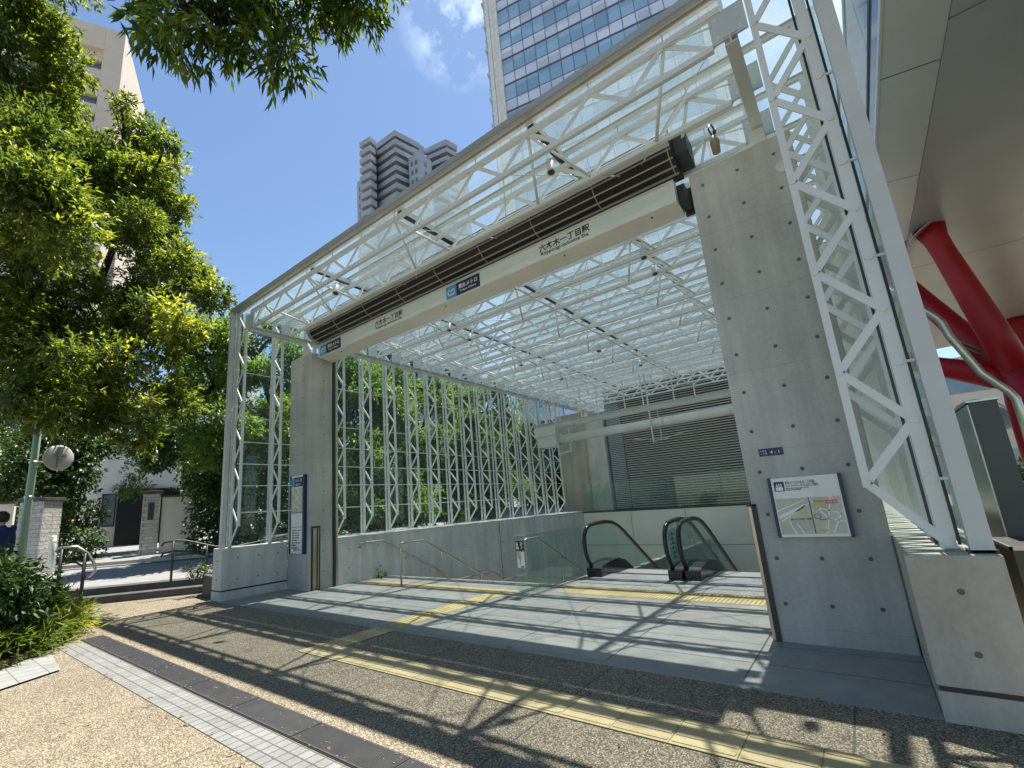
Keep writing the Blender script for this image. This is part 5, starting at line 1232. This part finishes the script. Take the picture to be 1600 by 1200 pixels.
# ------------------------------------------------------------------ person walking on the upper road
def person():
    base = V((-12.92,1.40,0.30)); t = thing('person', base, 'person in a navy hooded jacket and jeans walking away at the left edge', 'person'); t['_o'] = tuple(base)
    f = V((-0.75,-0.62,0)).normalized(); s = V((-f.y,f.x,0))      # facing away to the left; s = their left
    def P(a, b, z): return base+f*a+s*b+V((0,0,z))
    J = {'pelvis': (P(0,0,0.93),0.15), 'waist': (P(0.01,0,1.08),0.145), 'chest': (P(0.03,0,1.28),0.165), 'shoul': (P(0.03,0,1.42),0.12), 'neck': (P(0.05,0,1.50),0.058), 'head0': (P(0.07,0,1.57),0.075), 'head1': (P(0.085,0,1.655),0.098), 'head2': (P(0.08,0,1.72),0.078)}
    E_ = [('pelvis','waist'),('waist','chest'),('chest','shoul'),('shoul','neck'),('neck','head0'),('head0','head1'),('head1','head2')]
    for q, sg_, st in (('l',1,0.22),('r',-1,-0.2)):
        J['hip'+q] = (P(0,sg_*0.095,0.88),0.11); J['knee'+q] = (P(st*0.6+0.04,sg_*0.10,0.50),0.068); J['ank'+q] = (P(st-0.02,sg_*0.10,0.10),0.045); J['toe'+q] = (P(st+0.15,sg_*0.11,0.045),0.042)
        E_ += [('pelvis','hip'+q),('hip'+q,'knee'+q),('knee'+q,'ank'+q),('ank'+q,'toe'+q)]
        J['sh'+q] = (P(0.02,sg_*0.185,1.39),0.078); J['el'+q] = (P(-0.03-st*0.3,sg_*0.245,1.12),0.055); J['wr'+q] = (P(0.10-st*0.2,sg_*0.235,0.90),0.036)
        J['palm'+q] = (P(0.125-st*0.2,sg_*0.23,0.83),0.034)
        E_ += [('shoul','sh'+q),('sh'+q,'el'+q),('el'+q,'wr'+q),('wr'+q,'palm'+q)]
        for i in range(4):
            o_ = (i-1.5)*0.02; J['f%d%s'%(i,q)] = (P(0.135-st*0.2+o_,sg_*0.225,0.775),0.0095); J['g%d%s'%(i,q)] = (P(0.14-st*0.2+o_,sg_*0.21,0.735+0.008*abs(i-1)),0.008)
            E_ += [('palm'+q,'f%d%s'%(i,q)),('f%d%s'%(i,q),'g%d%s'%(i,q))]
        J['t'+q] = (P(0.17-st*0.2,sg_*0.215,0.81),0.011); E_ += [('palm'+q,'t'+q)]
    names = list(J); idx = {n_: i for i, n_ in enumerate(names)}
    me = bpy.data.meshes.new('body'); me.from_pydata([tuple(J[n_][0]-base) for n_ in names], [(idx[a],idx[b]) for a, b in E_], [])
    o = bpy.data.objects.new('body', me); COL.objects.link(o)
    sk = o.modifiers.new('skin', 'SKIN'); sk.use_smooth_shade = True
    for i, n_ in enumerate(names):
        d_ = me.skin_vertices[0].data[i]; r_ = J[n_][1]; d_.radius = (r_, r_); d_.use_root = (n_ == 'pelvis')
        if n_ in ('chest','waist','pelvis','shoul'): d_.radius = (r_*1.0, r_*0.8)
    sub = o.modifiers.new('sub', 'SUBSURF'); sub.levels = 2; sub.render_levels = 2
    dg = bpy.context.evaluated_depsgraph_get(); m2 = bpy.data.meshes.new_from_object(o.evaluated_get(dg)); bpy.data.objects.remove(o)
    m2.name = 'body'; m2.materials.clear()
    mats = [simple('skin',(0.55,0.36,0.27),0.6), simple('navy_cloth',(0.02,0.035,0.15),0.9), simple('jeans',(0.06,0.09,0.17),0.9), simple('white_shoe',(0.6,0.6,0.6),0.7)]
    for m_ in mats: m2.materials.append(m_)
    for p in m2.polygons:
        c = p.center; p.use_smooth = True
        arm = abs(V((c.x,c.y,0)).dot(s)) > 0.17
        p.material_index = 3 if c.z < 0.12 else (0 if (arm and c.z < 0.89) else (2 if c.z < 0.95 and not arm else (1 if c.z < 1.485 else 0)))
    o = bpy.data.objects.new('body', m2); COL.objects.link(o); o.parent = t
    bm = bmesh.new(); bmesh.ops.create_icosphere(bm, subdivisions=3, radius=1.0)
    hc = P(0.055,0,1.68)-base
    rsh = random.Random(4)
    for v in bm.verts:
        k = 1+rsh.uniform(-0.05,0.05); q = v.co.copy(); v.co = hc+V((q.x*0.112*k,q.y*0.112*k,q.z*0.125*k))
    bmesh.ops.delete(bm, geom=[v for v in bm.verts if (v.co-hc).dot(f) > 0.035 and v.co.z < hc.z+0.07 or v.co.z < hc.z-0.10], context='VERTS')
    mh = bpy.data.meshes.new('hair'); bm.to_mesh(mh); bm.free(); mh.materials.append(simple('dark_hair',(0.02,0.015,0.012),0.5))
    for p in mh.polygons: p.use_smooth = True
    h = bpy.data.objects.new('hair', mh); COL.objects.link(h); h.parent = t
    mb = MB(); pts = [P(-0.06+0.05*math.cos(a),0.13*math.sin(a),1.455-0.05*math.cos(a)) for a in [R(x) for x in range(-150,151,25)]]
    mb.tube(pts, [0.03,0.045,0.055,0.06,0.065,0.068,0.07,0.068,0.065,0.06,0.055,0.045,0.03], 10); mb.build('hood', mats[1], t)
    for sg_ in (1,-1):
        mb = MB(); e = P(0.075,sg_*0.098,1.64); mb.tube([e+f*0.01+V((0,0,-0.03)), e, e-f*0.01+V((0,0,0.03))], [0.008,0.018,0.010], 8); mb.build('ear', mats[0], t)
    mb = MB(); n_ = P(0.178,0,1.635); mb.tube([n_+V((0,0,0.035))-f*0.012, n_+f*0.012-V((0,0,0.012)), n_-f*0.01-V((0,0,0.02))], [0.008,0.014,0.008], 8); mb.build('nose', mats[0], t)
person()

# ------------------------------------------------------------------ litter: gravel bits on the grating, fallen leaves
rl = random.Random(77); mb = MB()
for i in range(300):
    x = rl.uniform(-9.4,0.5); y = rl.choice((rl.uniform(2.06,2.33), rl.uniform(1.76,2.33), rl.gauss(2.07,0.02), rl.gauss(2.33,0.02))); r = rl.uniform(0.002,0.0055)
    mb.obox((x,y,0.007+r*0.5), (math.cos(i),math.sin(i),0), (-math.sin(i),math.cos(i),0), (0,0,1), r, r*0.7, r*0.6)
tag(mb.build('gravel_bits', simple('pale_gravel_bit',(0.32,0.29,0.24),0.9)), 'scattered pale gravel bits lying on the dark drain grating', 'gravel bits', kind='stuff')
mb = MB()
for i in range(150):
    x = rl.uniform(-11,0); y = rl.choice((rl.uniform(0.3,4.4), rl.gauss(4.48,0.05), rl.gauss(1.7,0.05))); a = rl.uniform(0,6.28); L = rl.uniform(0.02,0.045)
    d = V((math.cos(a),math.sin(a),0)); n_ = V((-d.y,d.x,0)); c = V((x,y,0.004))
    mb._add([c-d*L, c+n_*L*0.3+V((0,0,0.006)), c+d*L+V((0,0,0.004)), c-n_*L*0.3+V((0,0,0.005))], [(0,1,2),(0,2,3)])
tag(mb.build('fallen_leaves', simple('dry_leaf',(0.16,0.10,0.04),0.8,0,0.2,0.4,9)), 'small dry fallen leaves scattered over the gravel pavement', 'fallen leaves', kind='stuff')
